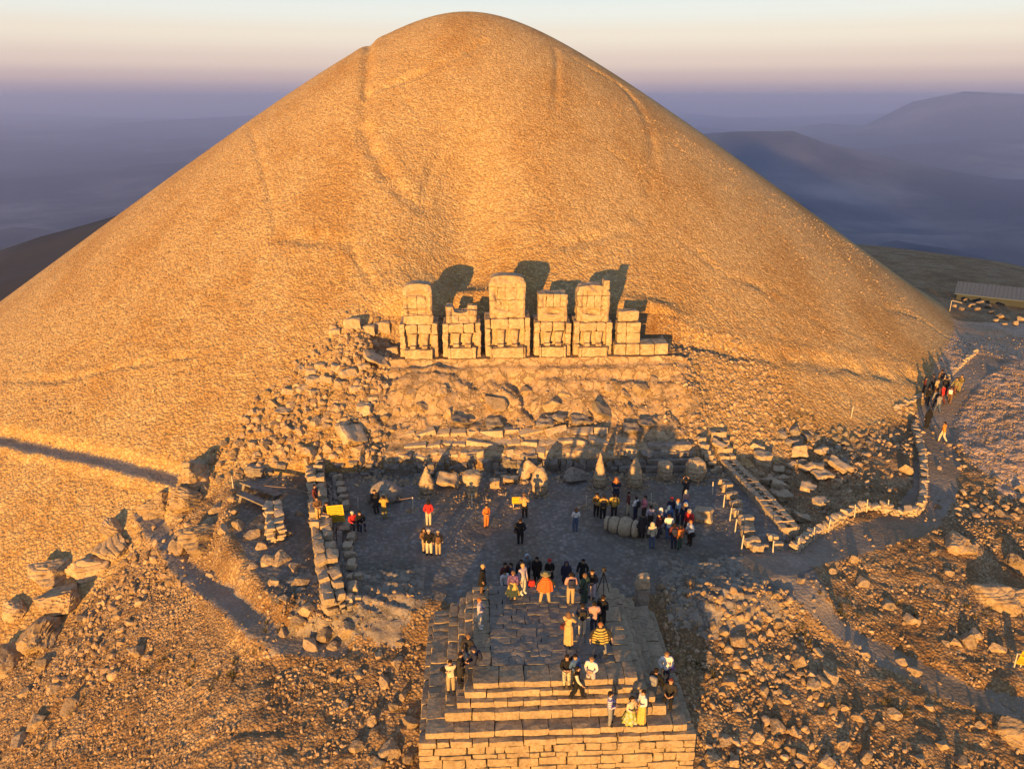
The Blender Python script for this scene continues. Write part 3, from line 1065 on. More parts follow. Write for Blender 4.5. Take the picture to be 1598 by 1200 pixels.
# fragments among the heads
rock_px(699, 752, 34, 'slab', "pale curved broken piece lying beside the head with flaring hair", None, rot=(.3, .28, .1), sink=-.1, mat=M['statue'], name="statue_fragment", cat="fragment")
rock_px(722, 749, 18, 'boulder', "small pale fragment against the head with flaring hair", None, sink=.1, mat=M['statue'], name="statue_fragment", cat="fragment")
rock_px(772, 757, 17, 'block', "small square pale stone standing alone on a ring of pebbles", None, rot=(0, 0, .05), scl=(1, 1, 1.2), sink=-.2, mat=M['statue'], name="pedestal_stone", cat="stone block")
rock_px(822, 740, 28, 'slab', "pale slab leaning against the egg shaped head", None, rot=(.5, -.75, .3), sink=-.3, mat=M['statue'], name="leaning_slab", cat="slab")
rock_px(797, 748, 26, 'slab', "low pale slab lying flat between the square stone and the leaning slab", None, rot=(.05, .1, .15), sink=.1, mat=M['statue'], name="fallen_slab", cat="slab")
rock_px(903, 738, 48, 'boulder', "half buried grey dome of a fallen head left of the needle pointed one", None, rot=(0, 0, .3), sink=.25, scl=(1, .8, .9), mat=M['rock2'], name="fallen_head", cat="stone head")
rock_px(1096, 802, 34, 'block', "pale cracked block with a sunlit end behind the crowd", None, rot=(.05, -.1, -.5), sink=.05, scl=(1, 1, .9), name="cracked_block", cat="stone block")
rock_px(1076, 812, 12, 'boulder', "small upright sunlit stone leaning by the cracked block", None, sink=-.1)

def lion():
    p = spot(972, 838)
    sc = depth_at(p) / F
    o = empty("lion_statue", (p.x, p.y + .5, p.z), -.42)
    tag(o, "toppled stone lion in rounded segments lying beside the crowd", "statue")
    L = 56 * sc
    for nm, x0, x1, r0, r1 in (("haunch", -.5, -.38, .42, .5), ("hind_body", -.36, -.08, .5, .6), ("fore_body", -.06, .28, .64, .66), ("head", .30, .48, .6, .52)):
        mb = MB()
        Rg = []
        for t in np.linspace(0, 1, 9):
            b = 1 - .28 * abs(2 * t - 1) ** 4
            rad = (r0 + (r1 - r0) * t) * b
            a = np.linspace(0, 2 * math.pi, 24, endpoint=False)
            Rg.append(np.stack([np.full(24, (x0 + (x1 - x0) * t) * L), rad * np.cos(a), .5 + rad * np.sin(a) * .95], 1))
        mb.rings(Rg)
        mb.build(nm, M['block'], o, fn=lambda P: P + .07 * np.stack([n3(P, 2.2, 1), n3(P, 2.2, 2), n3(P, 2.2, 3)], 1), smooth=True)
lion()

def stele():
    p = spot(1001, 945)
    o = empty("standing_stone", (p.x, p.y, p.z - .1), .1)
    tag(o, "lone upright stone post with a sunlit top behind the right corner of the altar", "standing stone")
    mb = MB()
    mb.box(-.33, .33, -.26, .26, 0, 1.25, 41, 8, .06, .05, taper=-.04)
    mb.build("shaft", M['rock2'], o)
    mb = MB()
    mb.box(-.36, .36, -.28, .28, 1.25, 2.05, 42, 8, .12, .10, taper=.14)
    mb.build("worn_sunlit_top", M['statue'], o)  # sunlight on the top painted as paler stone than the shaft
stele()

# ------------------------------------------------------------------ the altar
def tiers():
    """left, right, front and top of each tier, worked down from the top one"""
    rows = [(737.6, 997, 1062, 9), (724, 1012, 1076, 9.5), (712, 1024, 1091.5, 9), (694, 1042, 1107, 13.5), (664, 1076, 1137, 10), (653, 1090, 1152.7, 0)]
    z, out = 2.0, []
    for l_, r_, py, fh in rows:
        a, b = at(l_, py, z), at(r_, py, z)
        y = (a.y + b.y) / 2
        out.append((a.x, b.x, y, z))
        d = ray((l_ + r_) / 2, py + fh)
        z = HC + d[2] * y / d[1]
    return out
TIERS = tiers()
def altar():
    o = empty("altar", (3.15, 31.9, 0))
    tag(o, "great stepped stone altar with a paved top where the visitors stand", "altar")
    m = M['altar']
    rng = np.random.default_rng(9)
    xl, xr_, yf, zt = [q[0] for q in TIERS], [q[1] for q in TIERS], [q[2] for q in TIERS], [q[3] for q in TIERS]
    yb = 35.5
    cx, cy_ = 3.15, 31.9
    def rowx(mb, x0, x1, y0, y1, z0, z1, a, b, seed, gp=.008, rd=.03):
        x = x0
        i = 0
        while x < x1 - .05:
            w_ = min(rng.uniform(a, b), x1 - x)
            if x1 - x - w_ < .35:
                w_ = x1 - x
            mb.box(x + gp - cx, x + w_ - gp - cx, y0 + rng.uniform(-gp * 3, gp * 2.5) - cy_, y1 - cy_, z0 + .006, z1 + rng.uniform(-.02, .015), seed + i, 3, rd, .06)
            x += w_
            i += 1
    def rowy(mb, x0, x1, y0, y1, z0, z1, a, b, seed, side):
        y = y0
        i = 0
        while y < y1 - .05:
            w_ = min(rng.uniform(a, b), y1 - y)
            if y1 - y - w_ < .35:
                w_ = y1 - y
            j = rng.uniform(-.025, .02)
            mb.box(x0 + (j if side < 0 else 0) - cx, x1 - (j if side > 0 else 0) - cx, y + .008 - cy_, y + w_ - .008 - cy_, z0 + .006, z1 + rng.uniform(-.03, .03), seed + i, 3, .06, .07)
            y += w_
            i += 1
    for k in range(5):
        mb = MB()
        z0 = zt[k + 1]
        inn = .45
        fd = yf[k]
        nd = (yf[k - 1] if k else yf[0] + .9) + .22
        rowx(mb, xl[k], xr_[k], fd, nd, z0, zt[k], .55, 1.25, 800 + 40 * k)
        li = (xl[k - 1] if k else xl[0] + .7) + .12
        ri = (xr_[k - 1] if k else xr_[0] - .7) - .12
        rowy(mb, xl[k], li, nd + .01, yb, z0, zt[k], .55, 1.4, 820 + 40 * k, -1)
        rowy(mb, ri, xr_[k], nd + .01, yb, z0, zt[k], .55, 1.4, 1020 + 40 * k, 1)
        if k == 0:
            mb.build("top_step", m, o)
            mb = MB()
            # paving of the top
            y = nd + .01
            while y < yb - .05:
                d = rng.uniform(.35, .7)
                if yb - y - d < .3:
                    d = yb - y
                rowx(mb, li + .01, ri - .01, y + .002, y + d - .002, z0, zt[0] - .01, .3, 1.1, int(1200 + y * 31), .003, .012)
                y += d
        else:
            mb.box(li - .1 - cx, ri + .1 - cx, nd - .1 - cy_, yb - .12 - cy_, z0 + .02, zt[k] - .03, 3, 3, .01, 0)
        mb.build("paved_top" if k == 0 else "step", M['paving'] if k == 0 else m, o)
    mb = MB()
    zc = [zt[5] + q for q in (-2.6, -1.72, -1.45, -.98, -.72, -.32, 0)]
    for i in range(6):
        rowx(mb, xl[5], xr_[5], yf[5], yf[5] + .7, zc[i], zc[i + 1], .3, 1.5, 1400 + 30 * i, .012, .05)
        rowy(mb, xl[5], xl[5] + .6, yf[5] + .71, yb, zc[i], zc[i + 1], .5, 1.4, 1600 + 30 * i, -1)
        rowy(mb, xr_[5] - .7, xr_[5], yf[5] + .71, yb, zc[i], zc[i + 1], .5, 1.4, 1800 + 30 * i, 1)
    mb.box(xl[5] + .5 - cx, xr_[5] - .6 - cx, yf[5] + .6 - cy_, yb - .1 - cy_, zt[5] - 2.6, zt[5] - .03, 3, 3, .01, 0)
    mb.build("base_wall", m, o)
altar()

# ------------------------------------------------------------------ the side walls of the court
def stacked_wall(name, pts, width, hgt, label, cat, sl=(.35, .9), sh=(.14, .3), mat='block', seed=1, ragged=.25, rnd=.05):
    """one dry laid wall along a line of ground points"""
    P = np.array([(p.x, p.y) for p in pts])
    o = empty(name, (P[0][0], P[0][1], gz(*P[0])))
    tag(o, label, cat)
    rng = np.random.default_rng(seed)
    mb = MB()
    seg = np.hypot(*np.diff(P, axis=0).T)
    cum = np.concatenate([[0], np.cumsum(seg)])
    T = cum[-1]
    z0 = o.location.z
    nlay = max(2, int(hgt / ((sh[0] + sh[1]) / 2)))
    for lay in range(nlay):
        for side in ((-1, 1) if width > .55 else (0,)):
            s_ = rng.uniform(0, .3)
            while s_ < T:
                ln = rng.uniform(*sl)
                mid = min(s_ + ln / 2, T)
                x, y = np.interp(mid, cum, P[:, 0]), np.interp(mid, cum, P[:, 1])
                i = min(int(np.searchsorted(cum, mid)) - 1, len(seg) - 1)
                i = max(i, 0)
                dx, dy = (P[i + 1] - P[i]) / seg[i]
                hh = hgt / nlay
                top = lay == nlay - 1
                if not (top and rng.uniform() < ragged):
                    d = width / (2 if side else 1) * rng.uniform(.85, 1.1)
                    ox = side * width / 4
                    g = gz(x, y)
                    zc = g + hh * (lay + .5) - .1
                    c = np.array([x - dy * ox * 1 - P[0][0], y + dx * ox - P[0][1], zc - z0])
                    mb.box(c[0] - ln / 2 * .97, c[0] + ln / 2 * .97, c[1] - d / 2, c[1] + d / 2, c[2] - hh * .52, c[2] + hh * .52 * rng.uniform(.8, 1.25),
                           int(rng.integers(1e6)), 3, .06, .08 * min(1, ln), rz=math.atan2(dy, dx) + rng.uniform(-rnd, rnd), tilt=rnd)
                s_ += ln
    mb.build("wall_stones", M[mat], o)
    return o

wa = [spot(492, 738), spot(498, 800), spot(506, 860), spot(518, 930), spot(523, 950)]
stacked_wall("ruined_wall", wa, 1.25, 1.15, "ragged thick wall of stacked blocks along the left side of the court", "wall", (.5, 1.2), (.25, .4), 'block', 3, .45)
wb = [spot(517, 752), spot(527, 850), spot(541, 945)]
stacked_wall("kerb_wall", wb, .6, .35, "low line of dark slabs between the thick left wall and the single blocks", "wall", (.7, 1.3), (.16, .2), 'rock2', 4, 0, .02)
for i, (px, py, w_) in enumerate(((527, 745, 16), (531, 757, 16), (534, 767, 18), (536, 779, 18), (540, 790, 20), (545, 818, 20), (538, 826, 18), (549, 840, 22), (543, 856, 20),
                                  (546, 868, 20), (549, 882, 20), (546, 902, 16), (560, 900, 12), (551, 918, 22), (546, 934, 18), (558, 934, 14))):
    rock_px(px, py, w_, 'block', "squared block in the broken row along the left edge of the court", "single blocks along the left edge of the court", rot=(0, 0, rs.uniform(-.15, .15) + (1.5 if i % 3 else 0)), sink=-.05,
            scl=(1, 1, 1.1))
# right: a plinth row with sockets cut in its top
def plinth_row():
    a, b = spot(1117, 676), spot(1232, 838)
    d = Vector((b.x - a.x, b.y - a.y, 0))
    n_ = 19
    L = d.length / n_
    rz = math.atan2(d.y, d.x)
    mb = MB()
    hw_, sk = .62, .2
    # body in two halves and bridges, so the socket is a real hole
    mb.box(-L / 2 + .01, L / 2 - .01, -hw_, -.2, -.4, .42, 1, 3, .04, .05)
    mb.box(-L / 2 + .01, L / 2 - .01, .2, hw_, -.4, .40, 2, 3, .04, .05)
    mb.box(-L / 2 + .01, -.2, -.2, .2, -.4, .41, 3, 3, .04, .04)
    mb.box(.22, L / 2 - .01, -.2, .2, -.4, .40, 4, 3, .04, .04)
    mb.box(-.22, .24, -.21, .21, -.4, .05, 5, 3, .02, .02)
    me = mb.mesh("plinth")
    me.materials.append(M['block'])
    for i in range(n_):
        p = a + d * ((i + .5) / n_)
        o = bpy.data.objects.new("socketed_plinth", me)
        COL.objects.link(o)
        o.location = (p.x, p.y, gz(p.x, p.y) + .1 + rs.uniform(-.04, .04))
        o.rotation_euler = (rs.uniform(-.03, .03), rs.uniform(-.03, .03), rz + rs.uniform(-.03, .03))
        tag(o, "socketed plinth block in the long straight row on the right of the court", "plinth block", "socketed plinths in the right hand row")
plinth_row()
for i, (px, py, w_) in enumerate(((1094, 688, 16), (1098, 698, 16), (1101, 706, 16), (1105, 714, 16), (1110, 722, 14), (1120, 731, 13), (1113, 735, 10), (1128, 752, 19), (1134, 761, 20), (1141, 773, 20), (1148, 786, 20),
                                  (1150, 800, 17), (1163, 814, 26), (1166, 832, 22), (1172, 846, 26), (1180, 856, 22), (1205, 840, 18), (1213, 852, 18), (1192, 852, 14))):
    rock_px(px, py, w_, 'block', "squared block in the stepped row on the right edge of the court", "stepped blocks along the right edge of the court", rot=(0, 0, rs.uniform(-.2, .2)), sink=-.05, scl=(1, 1, 1.05))
rock_px(1120, 700, 22, 'slab', "splinter of stone slab bridging the gap beside the socketed row", None, rot=(.2, .3, -.6), sink=-.4, name="leaning_splinter", cat="slab")

stacked_wall("dry_stone_wall", [spot(*q) for q in ((1236, 862), (1262, 842), (1300, 818), (1345, 796), (1385, 800), (1424, 806), (1438, 792), (1441, 755), (1439, 715), (1426, 672))], .55, .75,
             "curving low dry stone wall along the path on the right", "wall", (.14, .55), (.10, .24), 'block', 11, .5, .38)
stacked_wall("mound_kerb", [spot(*q) for q in ((1395, 640), (1430, 622), (1475, 594), (1522, 550))], .5, .38,
             "low stone kerb at the foot of the mound beside the people on the path", "wall", (.15, .5), (.10, .2), 'block', 12, .5, .4)
stacked_wall("stacked_slabs", [spot(428, 800), spot(432, 842)], 1.1, 1.1, "short pile of layered slabs beside the two dark boards on the left", "wall", (.6, 1.2), (.14, .2), 'block', 13, .2, .08)

# dark boards (shelter covers) left of the court
for px, py, ang, lab in ((408, 772, .32, "upper of two dark flat covers tilted on the rocks left of the court"), (404, 792, .42, "lower of two dark flat covers tilted on the rocks left of the court")):
    p = spot(px, py)
    o = empty("dark_cover", (p.x, p.y, p.z + .45), -.5)
    o.rotation_euler = (-.25, ang * .5, -.42)
    tag(o, lab, "cover", "dark covers left of the court")
    mb = MB()
    mb.box(-1.5, 1.5, -.42, .42, 0, .10, 6, 3, .02, .02)
    mb.build("cover_panel", M['rock2'], o)
    for x in (-1.2, 1.2):
        mb = MB()
        mb.box(x - .1, x + .1, -.3, .3, -.5, -.002, 7, 3, .02, .02)
        mb.build("cover_support", M['rock2'], o)

# ------------------------------------------------------------------ crags and boulders
for px, py, w_, lab in ((305, 735, 66, "tall weathered crag where the left footpath ends"),
                        (296, 772, 46, "rounded crag below the tall one at the end of the left footpath"),
                        (246, 785, 52, "layered brown crag right beside the end of the footpath on the left"),
                        (178, 822, 34, "dark topped crag standing alone on the left scree edge"),
                        (172, 850, 44, "pale crag below the dark topped one on the left scree edge"),
                        (88, 880, 60, "big notched crag casting a dark hollow, on the left edge of the scree"),
                        (135, 880, 58, "long sloping crag right of the notched one on the left"),
                        (105, 925, 62, "long rib of pale rock running down from the notched crag"),
                        (60, 985, 66, "broad pale slab of rock at the lower end of the left rib"),
                        (20, 945, 44, "dark headed crag at the left border of the picture"),
                        (12, 1025, 52, "lowest pale crag at the left border of the picture"),
                        (318, 828, 60, "large angular crag above the winding footpath on the left"),
                        (285, 850, 36, "pale boulder overhanging the winding footpath on the left"),
                        (1490, 838, 50, "tall sunlit crag with a straight right face beside the right hand path"),
                        (1548, 925, 60, "broad sunlit crag at the right border"),
                        (1592, 925, 46, "crag cut by the right border above a black hollow"),
                        (1588, 880, 30, "small sunlit rock at the right border above the broad crag"),
                        (1585, 1145, 42, "large sunlit rock low on the right border")):
    rock_px(px, py, w_, 'crag', lab, None, rot=(rs.uniform(-.2, .2), rs.uniform(-.2, .2), rs.uniform(0, 6)), sink=.42, scl=(1, 1, rs.uniform(.8, 1.05)))
G2 = "boulders on the left crags"
for px, py, w_ in ((330, 810, 28), (350, 820, 26), (372, 815, 30), (395, 830, 28), (340, 790, 24), (360, 775, 22), (385, 765, 20), (405, 850, 24), (415, 870, 30), (440, 868, 32), (395, 880, 22),
                   (460, 880, 24), (380, 900, 20), (430, 905, 24), (470, 905, 26), (445, 930, 28), (480, 945, 26), (465, 965, 28), (510, 985, 34), (540, 975, 30), (485, 1000, 30), (520, 1005, 26),
                   (300, 870, 18), (320, 760, 20), (345, 745, 18), (375, 740, 18), (410, 820, 22), (450, 830, 20), (465, 800, 18), (440, 985, 22), (215, 1010, 34), (185, 960, 20), (110, 1095, 38), (90, 1070, 28),
                   (60, 1120, 34), (30, 1150, 32), (85, 1160, 22), (520, 1055, 22), (330, 895, 18), (130, 960, 24), (70, 1030, 30), (40, 1075, 26)):
    rock_px(px, py, w_, 'boulder', "sunlit rough boulder on the rocky ground left of the court", G2, sink=.4)
G3 = "cut stones in the right court"
for px, py, w_ in ((1189, 716, 28), (1182, 698, 24), (1247, 704, 28), (1281, 703, 22), (1220, 774, 30), (1213, 757, 24), (1200, 750, 22), (1259, 764, 24), (1278, 786, 24), (1251, 808, 26), (1220, 747, 20),
                   (1215, 733, 18), (1250, 720, 18), (1235, 725, 16)):
    rock_px(px, py, w_, 'block', "squared stone lying in the walled court on the right", G3, rot=(rs.uniform(-.25, .25), rs.uniform(-.25, .25), rs.uniform(-.5, .5)), sink=.05)
for px, py, w_ in ((1220, 678, 22), (1239, 672, 24), (1259, 680, 24), (1275, 684, 18), (1239, 688, 24), (1228, 690, 18), (1300, 672, 12), (1312, 668, 12), (1320, 678, 13), (1330, 684, 12), (1316, 690, 13), (1308, 698, 14),
                   (1325, 700, 14), (1333, 712, 12), (1318, 716, 16), (1306, 720, 16), (1322, 730, 14), (1296, 690, 12), (1304, 684, 13), (1340, 694, 11), (1348, 708, 13), (1350, 720, 11), (1345, 678, 10), (1355, 690, 12), (1370, 700, 10)):
    rock_px(px, py, w_, 'boulder', "grey stone in the heaped rubble of the right court", "heaped rubble in the right court", sink=.2, mat=M['rock2'])
rock_px(1413, 732, 26, 'boulder', "smooth sunlit boulder standing alone near the bend of the right wall", None, rot=(.2, .7, .3), sink=.1)
rock_px(1307, 728, 34, 'slab', "long pale stone beam lying across the right court", None, rot=(.1, .25, -.9), sink=0)
rock_px(1268, 730, 38, 'slab', "long flat slab lying level in the right court", None, rot=(0, .05, .1), sink=0)
rock_px(1282, 742, 30, 'slab', "shorter flat slab below the long one in the right court", None, rot=(0, .05, .25), sink=0)
G4 = "boulders on the slope right of the altar"
for px, py, w_ in ((1282, 1060, 26), (1292, 1050, 34), (1324, 1000, 18), (1348, 1018, 22), (1339, 1008, 16), (1408, 1032, 20), (1425, 1042, 26), (1396, 1112, 30), (1149, 998, 30), (1140, 1012, 18), (1249, 1028, 34), (1269, 1064, 32),
                   (1211, 1128, 36), (1237, 1138, 22), (1316, 1102, 18), (1338, 1116, 26), (1311, 1128, 18), (1374, 1131, 20), (1314, 1160, 28), (1276, 1015, 22), (1490, 1000, 24), (1508, 995, 38), (1475, 1003, 20), (1556, 1008, 24),
                   (1520, 985, 30), (1130, 985, 20), (1112, 972, 20), (1165, 960, 22), (1180, 975, 20), (1200, 985, 18), (1215, 970, 18), (1190, 955, 16), (1225, 985, 14), (1160, 1040, 24), (1135, 1060, 26), (1190, 1075, 22), (1225, 1090, 22),
                   (1150, 1100, 24), (1180, 1150, 28), (1130, 1150, 30), (1110, 1180, 34), (1145, 1185, 28), (1290, 1185, 30), (1350, 1180, 32), (1250, 1175, 22), (1435, 1180, 26), (1470, 1160, 24), (1500, 1185, 28), (1530, 1130, 20), (1450, 1100, 18),
                   (1420, 965, 26), (1385, 940, 22), (1432, 970, 16), (1345, 905, 20), (1300, 890, 18), (1330, 870, 20), (1250, 905, 16), (1210, 925, 16), (1480, 890, 20), (1455, 860, 16), (1520, 850, 18), (1560, 800, 20), (1590, 760, 18), (1555, 745, 14)):
    rock_px(px, py, w_, 'boulder', "rough boulder on the broken slope right of the altar", G4, sink=.3)
G5 = "boulders below the left side of the altar"
for px, py, w_ in ((630, 1080, 26), (640, 1120, 34), (615, 1100, 22), (600, 1060, 22), (580, 1120, 24), (560, 1160, 30), (610, 1165, 34), (590, 1190, 30), (640, 1180, 26), (620, 1030, 24), (560, 1050, 20), (540, 1100, 18), (590, 1020, 20), (625, 1000, 18)):
    rock_px(px, py, w_, 'boulder', "rough boulder on the slope below the left side of the altar", G5, sink=.3)
# rocks by the shed
for px, py, w_ in ((1490, 478, 9), (1500, 482, 10), (1508, 470, 10), (1516, 476, 14), (1524, 482, 12), (1530, 472, 16), (1540, 478, 14), (1548, 488, 12), (1560, 494, 14), (1572, 496, 12), (1583, 505, 14), (1592, 498, 14), (1555, 500, 10), (1568, 506, 10)):
    rock_px(px, py, w_, 'boulder', "orange lit rock in the row in front of the dark shed", "rocks in front of the shed", sink=.1)

# ------------------------------------------------------------------ loose rubble, far too many to count
def rubble():
    rng = np.random.default_rng(21)
    shapes = []
    for i in range(10):
        V, Fc = ICO[2]
        shapes.append((boulder_pts(2, 900 + i, 8, .4, .9, .16) * np.array([1, .85, .65]), Fc))
    pts = []
    def scatter(n, x0, x1, y0, y1, smin, smax, dens=None, pw=3.0):
        x = rng.uniform(x0, x1, n)
        y = rng.uniform(y0, y1, n)
        s = smin + (smax - smin) * rng.uniform(0, 1, n) ** pw
        keep = np.ones(n, bool)
        if dens is not None:
            keep = rng.uniform(0, 1, n) < dens(x, y)
        keep &= ~((x > -3.1) & (x < 9.7) & (y > 26.2) & (y < 35.6))
        keep &= (on_path(x, y) > .1) | (rng.uniform(0, 1, n) < .13)
        pts.append(np.stack([x, y, s], 1)[keep])
    cm = lambda x, y: cone(x, y) - base(x, y)
    courtd = lambda x, y: sst(-17, -15.5, x) * sst(19.6, 19, x) * sst(37, 39, y) * sst(53, 52, y)
    clump = lambda x, y, k=3.0, s=61: sst(-.12, .22, fbm(x, y, k, 3, s))
    # front slopes, left
    scatter(42000, -36, -3.2, 24, 48, .04, .26, lambda x, y: (.25 + .75 * clump(x, y)) * (cm(x, y) < .3) * (1 - courtd(x, y)))
    # right slope
    scatter(40000, 9.7, 42, 24, 50, .035, .27, lambda x, y: (.12 + .88 * clump(x, y, 3.4)) * (1 - courtd(x, y)))
    scatter(1900, 9.8, 17, 26, 38, .06, .5, lambda x, y: .3 + .7 * clump(x, y, 2.0, 5))
    # right court and beyond the path
    scatter(6500, 20.5, 39, 47, 66, .07, .6, lambda x, y: (.1 + .9 * clump(x, y, 4.0, 9)) * (cm(x, y) < .5))
    scatter(24000, 38, 62, 44, 84, .05, .20, lambda x, y: (cm(x, y) < .2) * 1.0)
    # collapsed rubble left of the statues and down to the crags
    scatter(9500, -26, -7, 50, 66, .10, .7, lambda x, y: sst(-24 + (y - 52) * .9, -22 + (y - 52) * .9, x) * (.3 + .7 * clump(x, y, 2.5, 17)) * sst(52.6, 53.6, y))
    scatter(3000, -26, -12, 38, 55, .10, .6, lambda x, y: (1 - courtd(x, y)) * clump(x, y, 2.5, 18) * (cm(x, y) < 1))
    # slope under the statues and to their right
    scatter(4200, -9, 17.5, 54, 61.2, .05, .36, lambda x, y: sst(59.5, 57, y) * clump(x, y, 2.2, 23) + .12)
    scatter(6500, 15.5, 30, 53, 66, .10, .45, lambda x, y: sst(33 - (y - 50) * .5, 30 - (y - 50) * .5, x) * (.4 + .6 * clump(x, y, 3, 24)))
    # pebbles in the court
    scatter(2600, -11, 19, 37, 53, .03, .16, lambda x, y: .15 + .85 * clump(x, y, 4, 29))
    scatter(1500, -9, 19, 51, 53, .06, .4)
    # chips lying on the mound
    scatter(42000, -42, 50, 50, 100, .06, .24, lambda x, y: (cm(x, y) > .3) * (.35 + .65 * clump(x, y, 7, 31)) * ~((x > -8) & (x < 17) & (y < 66.5)))
    # rings of pebbles round the heads
    for px, py, r_ in ((666, 772, 1.0), (737, 778, 1.3), (772, 768, 1.0), (842, 772, 1.1), (935, 762, 1.1), (990, 761, 1.1), (1037, 748, 1.1), (1084, 750, 1.2), (1016, 788, .5), (915, 792, .5), (644, 797, .5), (737, 791, .5), (805, 790, .6)):
        p = spot(px, py)
        n = int(60 * r_)
        a = rng.uniform(0, 6.28, n)
        q = r_ * (.35 + .65 * rng.uniform(0, 1, n))
        pts.append(np.stack([p.x + q * np.cos(a), p.y + q * np.sin(a) * .8, rng.uniform(.09, .24, n)], 1))
    A = np.concatenate(pts)
    z = land(A[:, 0], A[:, 1])
    mb = MB()
    which = rng.integers(0, 10, len(A))
    big = A[:, 2] > .22
    which = np.where(big, which, which % 6)
    for k in range(10):
        m = which == k
        if not m.any():
            continue
        V, Fc = shapes[k]
        n = int(m.sum())
        q = rng.normal(size=(n, 4))
        q[:, 0] += .8
        q /= np.linalg.norm(q, axis=1, keepdims=True)
        a, b, c, d = q.T
        Rm = np.stack([np.stack([1 - 2 * (c * c + d * d), 2 * (b * c - a * d), 2 * (b * d + a * c)], 1),
                       np.stack([2 * (b * c + a * d), 1 - 2 * (b * b + d * d), 2 * (c * d - a * b)], 1),
                       np.stack([2 * (b * d - a * c), 2 * (c * d + a * b), 1 - 2 * (b * b + c * c)], 1)], 1)
        sc = A[m, 2][:, None, None] * .62
        P = np.einsum('nij,vj->nvi', Rm, V) * sc * rng.uniform(.8, 1.2, (n, 1, 3))
        P += np.stack([A[m, 0], A[m, 1], z[m] + A[m, 2] * .07], 1)[:, None, :]
        Fa = (Fc[None] + (np.arange(n) * len(V))[:, None, None]).reshape(-1, 3)
        mb.add(P.reshape(-1, 3), Fa)
    m_, n, l, b = new_mat("rubble_stone", .95)
    co = n.new("ShaderNodeTexCoord").outputs["Object"]
    ge = n.new("ShaderNodeNewGeometry")
    nz = tex(n, l, 'N', 5, co, Detail=6)
    col = mixc(n, l, ge.outputs["Random Per Island"], (.20, .145, .09), (.47, .35, .225))
    col = mixc(n, l, rampf(n, l, nz.outputs[0], .4, .75), col, mixc(n, l, 1.0, col, (.65, .52, .4), 'MULTIPLY'))
    l.new(col, b.inputs["Base Color"])
    tag(mb.build("rubble", m_), "loose broken stones strewn over the slopes", "rubble", kind='stuff')
rubble()

# dry tussocks on the near slopes
def tussocks():
    rng = np.random.default_rng(77)
    m_, n, l, b = new_mat("dry_grass", 1)
    b.inputs["Base Color"].default_value = (.10, .085, .04, 1)
    mb = MB()
    spots = [(415, 1000), (230, 1050), (300, 1055), (350, 1060), (60, 1180), (100, 1130), (40, 1040), (400, 1040), (1390, 1095), (1250, 985), (1330, 950), (1110, 1050), (1400, 950), (1420, 1120), (1480, 930), (1530, 960), (1310, 960), (1560, 830), (1510, 780), (1300, 1080),
             (500, 640), (510, 632), (1210, 655), (1240, 650), (1260, 645), (1225, 660)]
    for px, py in spots:
        p = spot(px, py)
        for _ in range(int(rng.integers(3, 7))):
            x, y = p.x + rng.normal() * .5, p.y + rng.normal() * .5
            g = gz(x, y)
            for _ in range(26):
                a = rng.uniform(0, 6.28)
                r_ = rng.uniform(.1, .32)
                h = rng.uniform(.12, .38)
                wv = .02
                c, s_ = math.cos(a), math.sin(a)
                mb.add(np.array([(x - s_ * wv, y + c * wv, g), (x + s_ * wv, y - c * wv, g), (x + c * r_, y + s_ * r_, g + h)]), np.array([(0, 1, 2)]))
    tag(mb.build("dry_grass", m_), "sparse dark tufts of dry mountain grass", "grass", kind='stuff')
tussocks()

# ------------------------------------------------------------------ posts, ropes, signs, shed
def plain(name, col, rough=.7, metal=0.0, noise=.15):
    m, n, l, b = new_mat(name, rough)
    co = n.new("ShaderNodeTexCoord").outputs["Object"]
    t = tex(n, l, 'N', 7, co, Detail=5)
    l.new(mixc(n, l, rampf(n, l, t.outputs[0], .35, .7), col, tuple(c * (1 - noise * 2) for c in col)), b.inputs["Base Color"])
    b.inputs["Metallic"].default_value = metal
    return m
M['post'] = plain("pale_wood", (.55, .48, .38))
M['rope'] = plain("rope", (.38, .26, .2))
M['yellow'] = plain("yellow_paint", (.62, .40, .02), .5)
M['ink'] = plain("dark_paint", (.06, .045, .03), .6)
M['tin'] = plain("shed_roof_tin", (.075, .105, .16), .7, 0.0)
M['shedwall'] = plain("shed_wall", (.035, .045, .055), .8)

def post_mesh():
    mb = MB()
    mb.tube([(0, 0, -.2), (.01, 0, .5), (0, .01, .98), (0, 0, 1.0)], [.045, .04, .038, .015], 8)
    me = mb.mesh("post")
    me.materials.append(M['post'])
    return me
PM = post_mesh()
def post(px, py, lab, grp, h=1.0):
    p = spot(px, py)
    o = bpy.data.objects.new("fence_post", PM)
    COL.objects.link(o)
    o.location = p
    o.scale = (1, 1, h)
    o.rotation_euler = (rs.uniform(-.06, .06), rs.uniform(-.06, .06), rs.uniform(0, 6))
    tag(o, lab, "post", grp)
    return p
for px, py in ((1112, 772), (1129, 792), (1139, 813), (1147, 832), (1157, 858), (1206, 866), (1243, 860), (1270, 844), (1292, 831), (1333, 808), (1352, 800), (1385, 800), (1328, 652)):
    post(px, py, "thin pale fence post beside the stepped blocks or the dry wall on the right", "pale fence posts on the right", 1.0)
def rope(name, pts, lab):
    mb = MB()
    out = []
    for i in range(len(pts) - 1):
        a, b = Vector(pts[i]), Vector(pts[i + 1])
        for k in range(8):
            t = k / 8
            q = a.lerp(b, t)
            q.z -= .22 * 4 * t * (1 - t)
            out.append(q[:])
    out.append(tuple(pts[-1]))
    mb.tube(out, .016, 6)
    tag(mb.build(name, M['rope'], smooth=True), lab, "rope")
tp = []
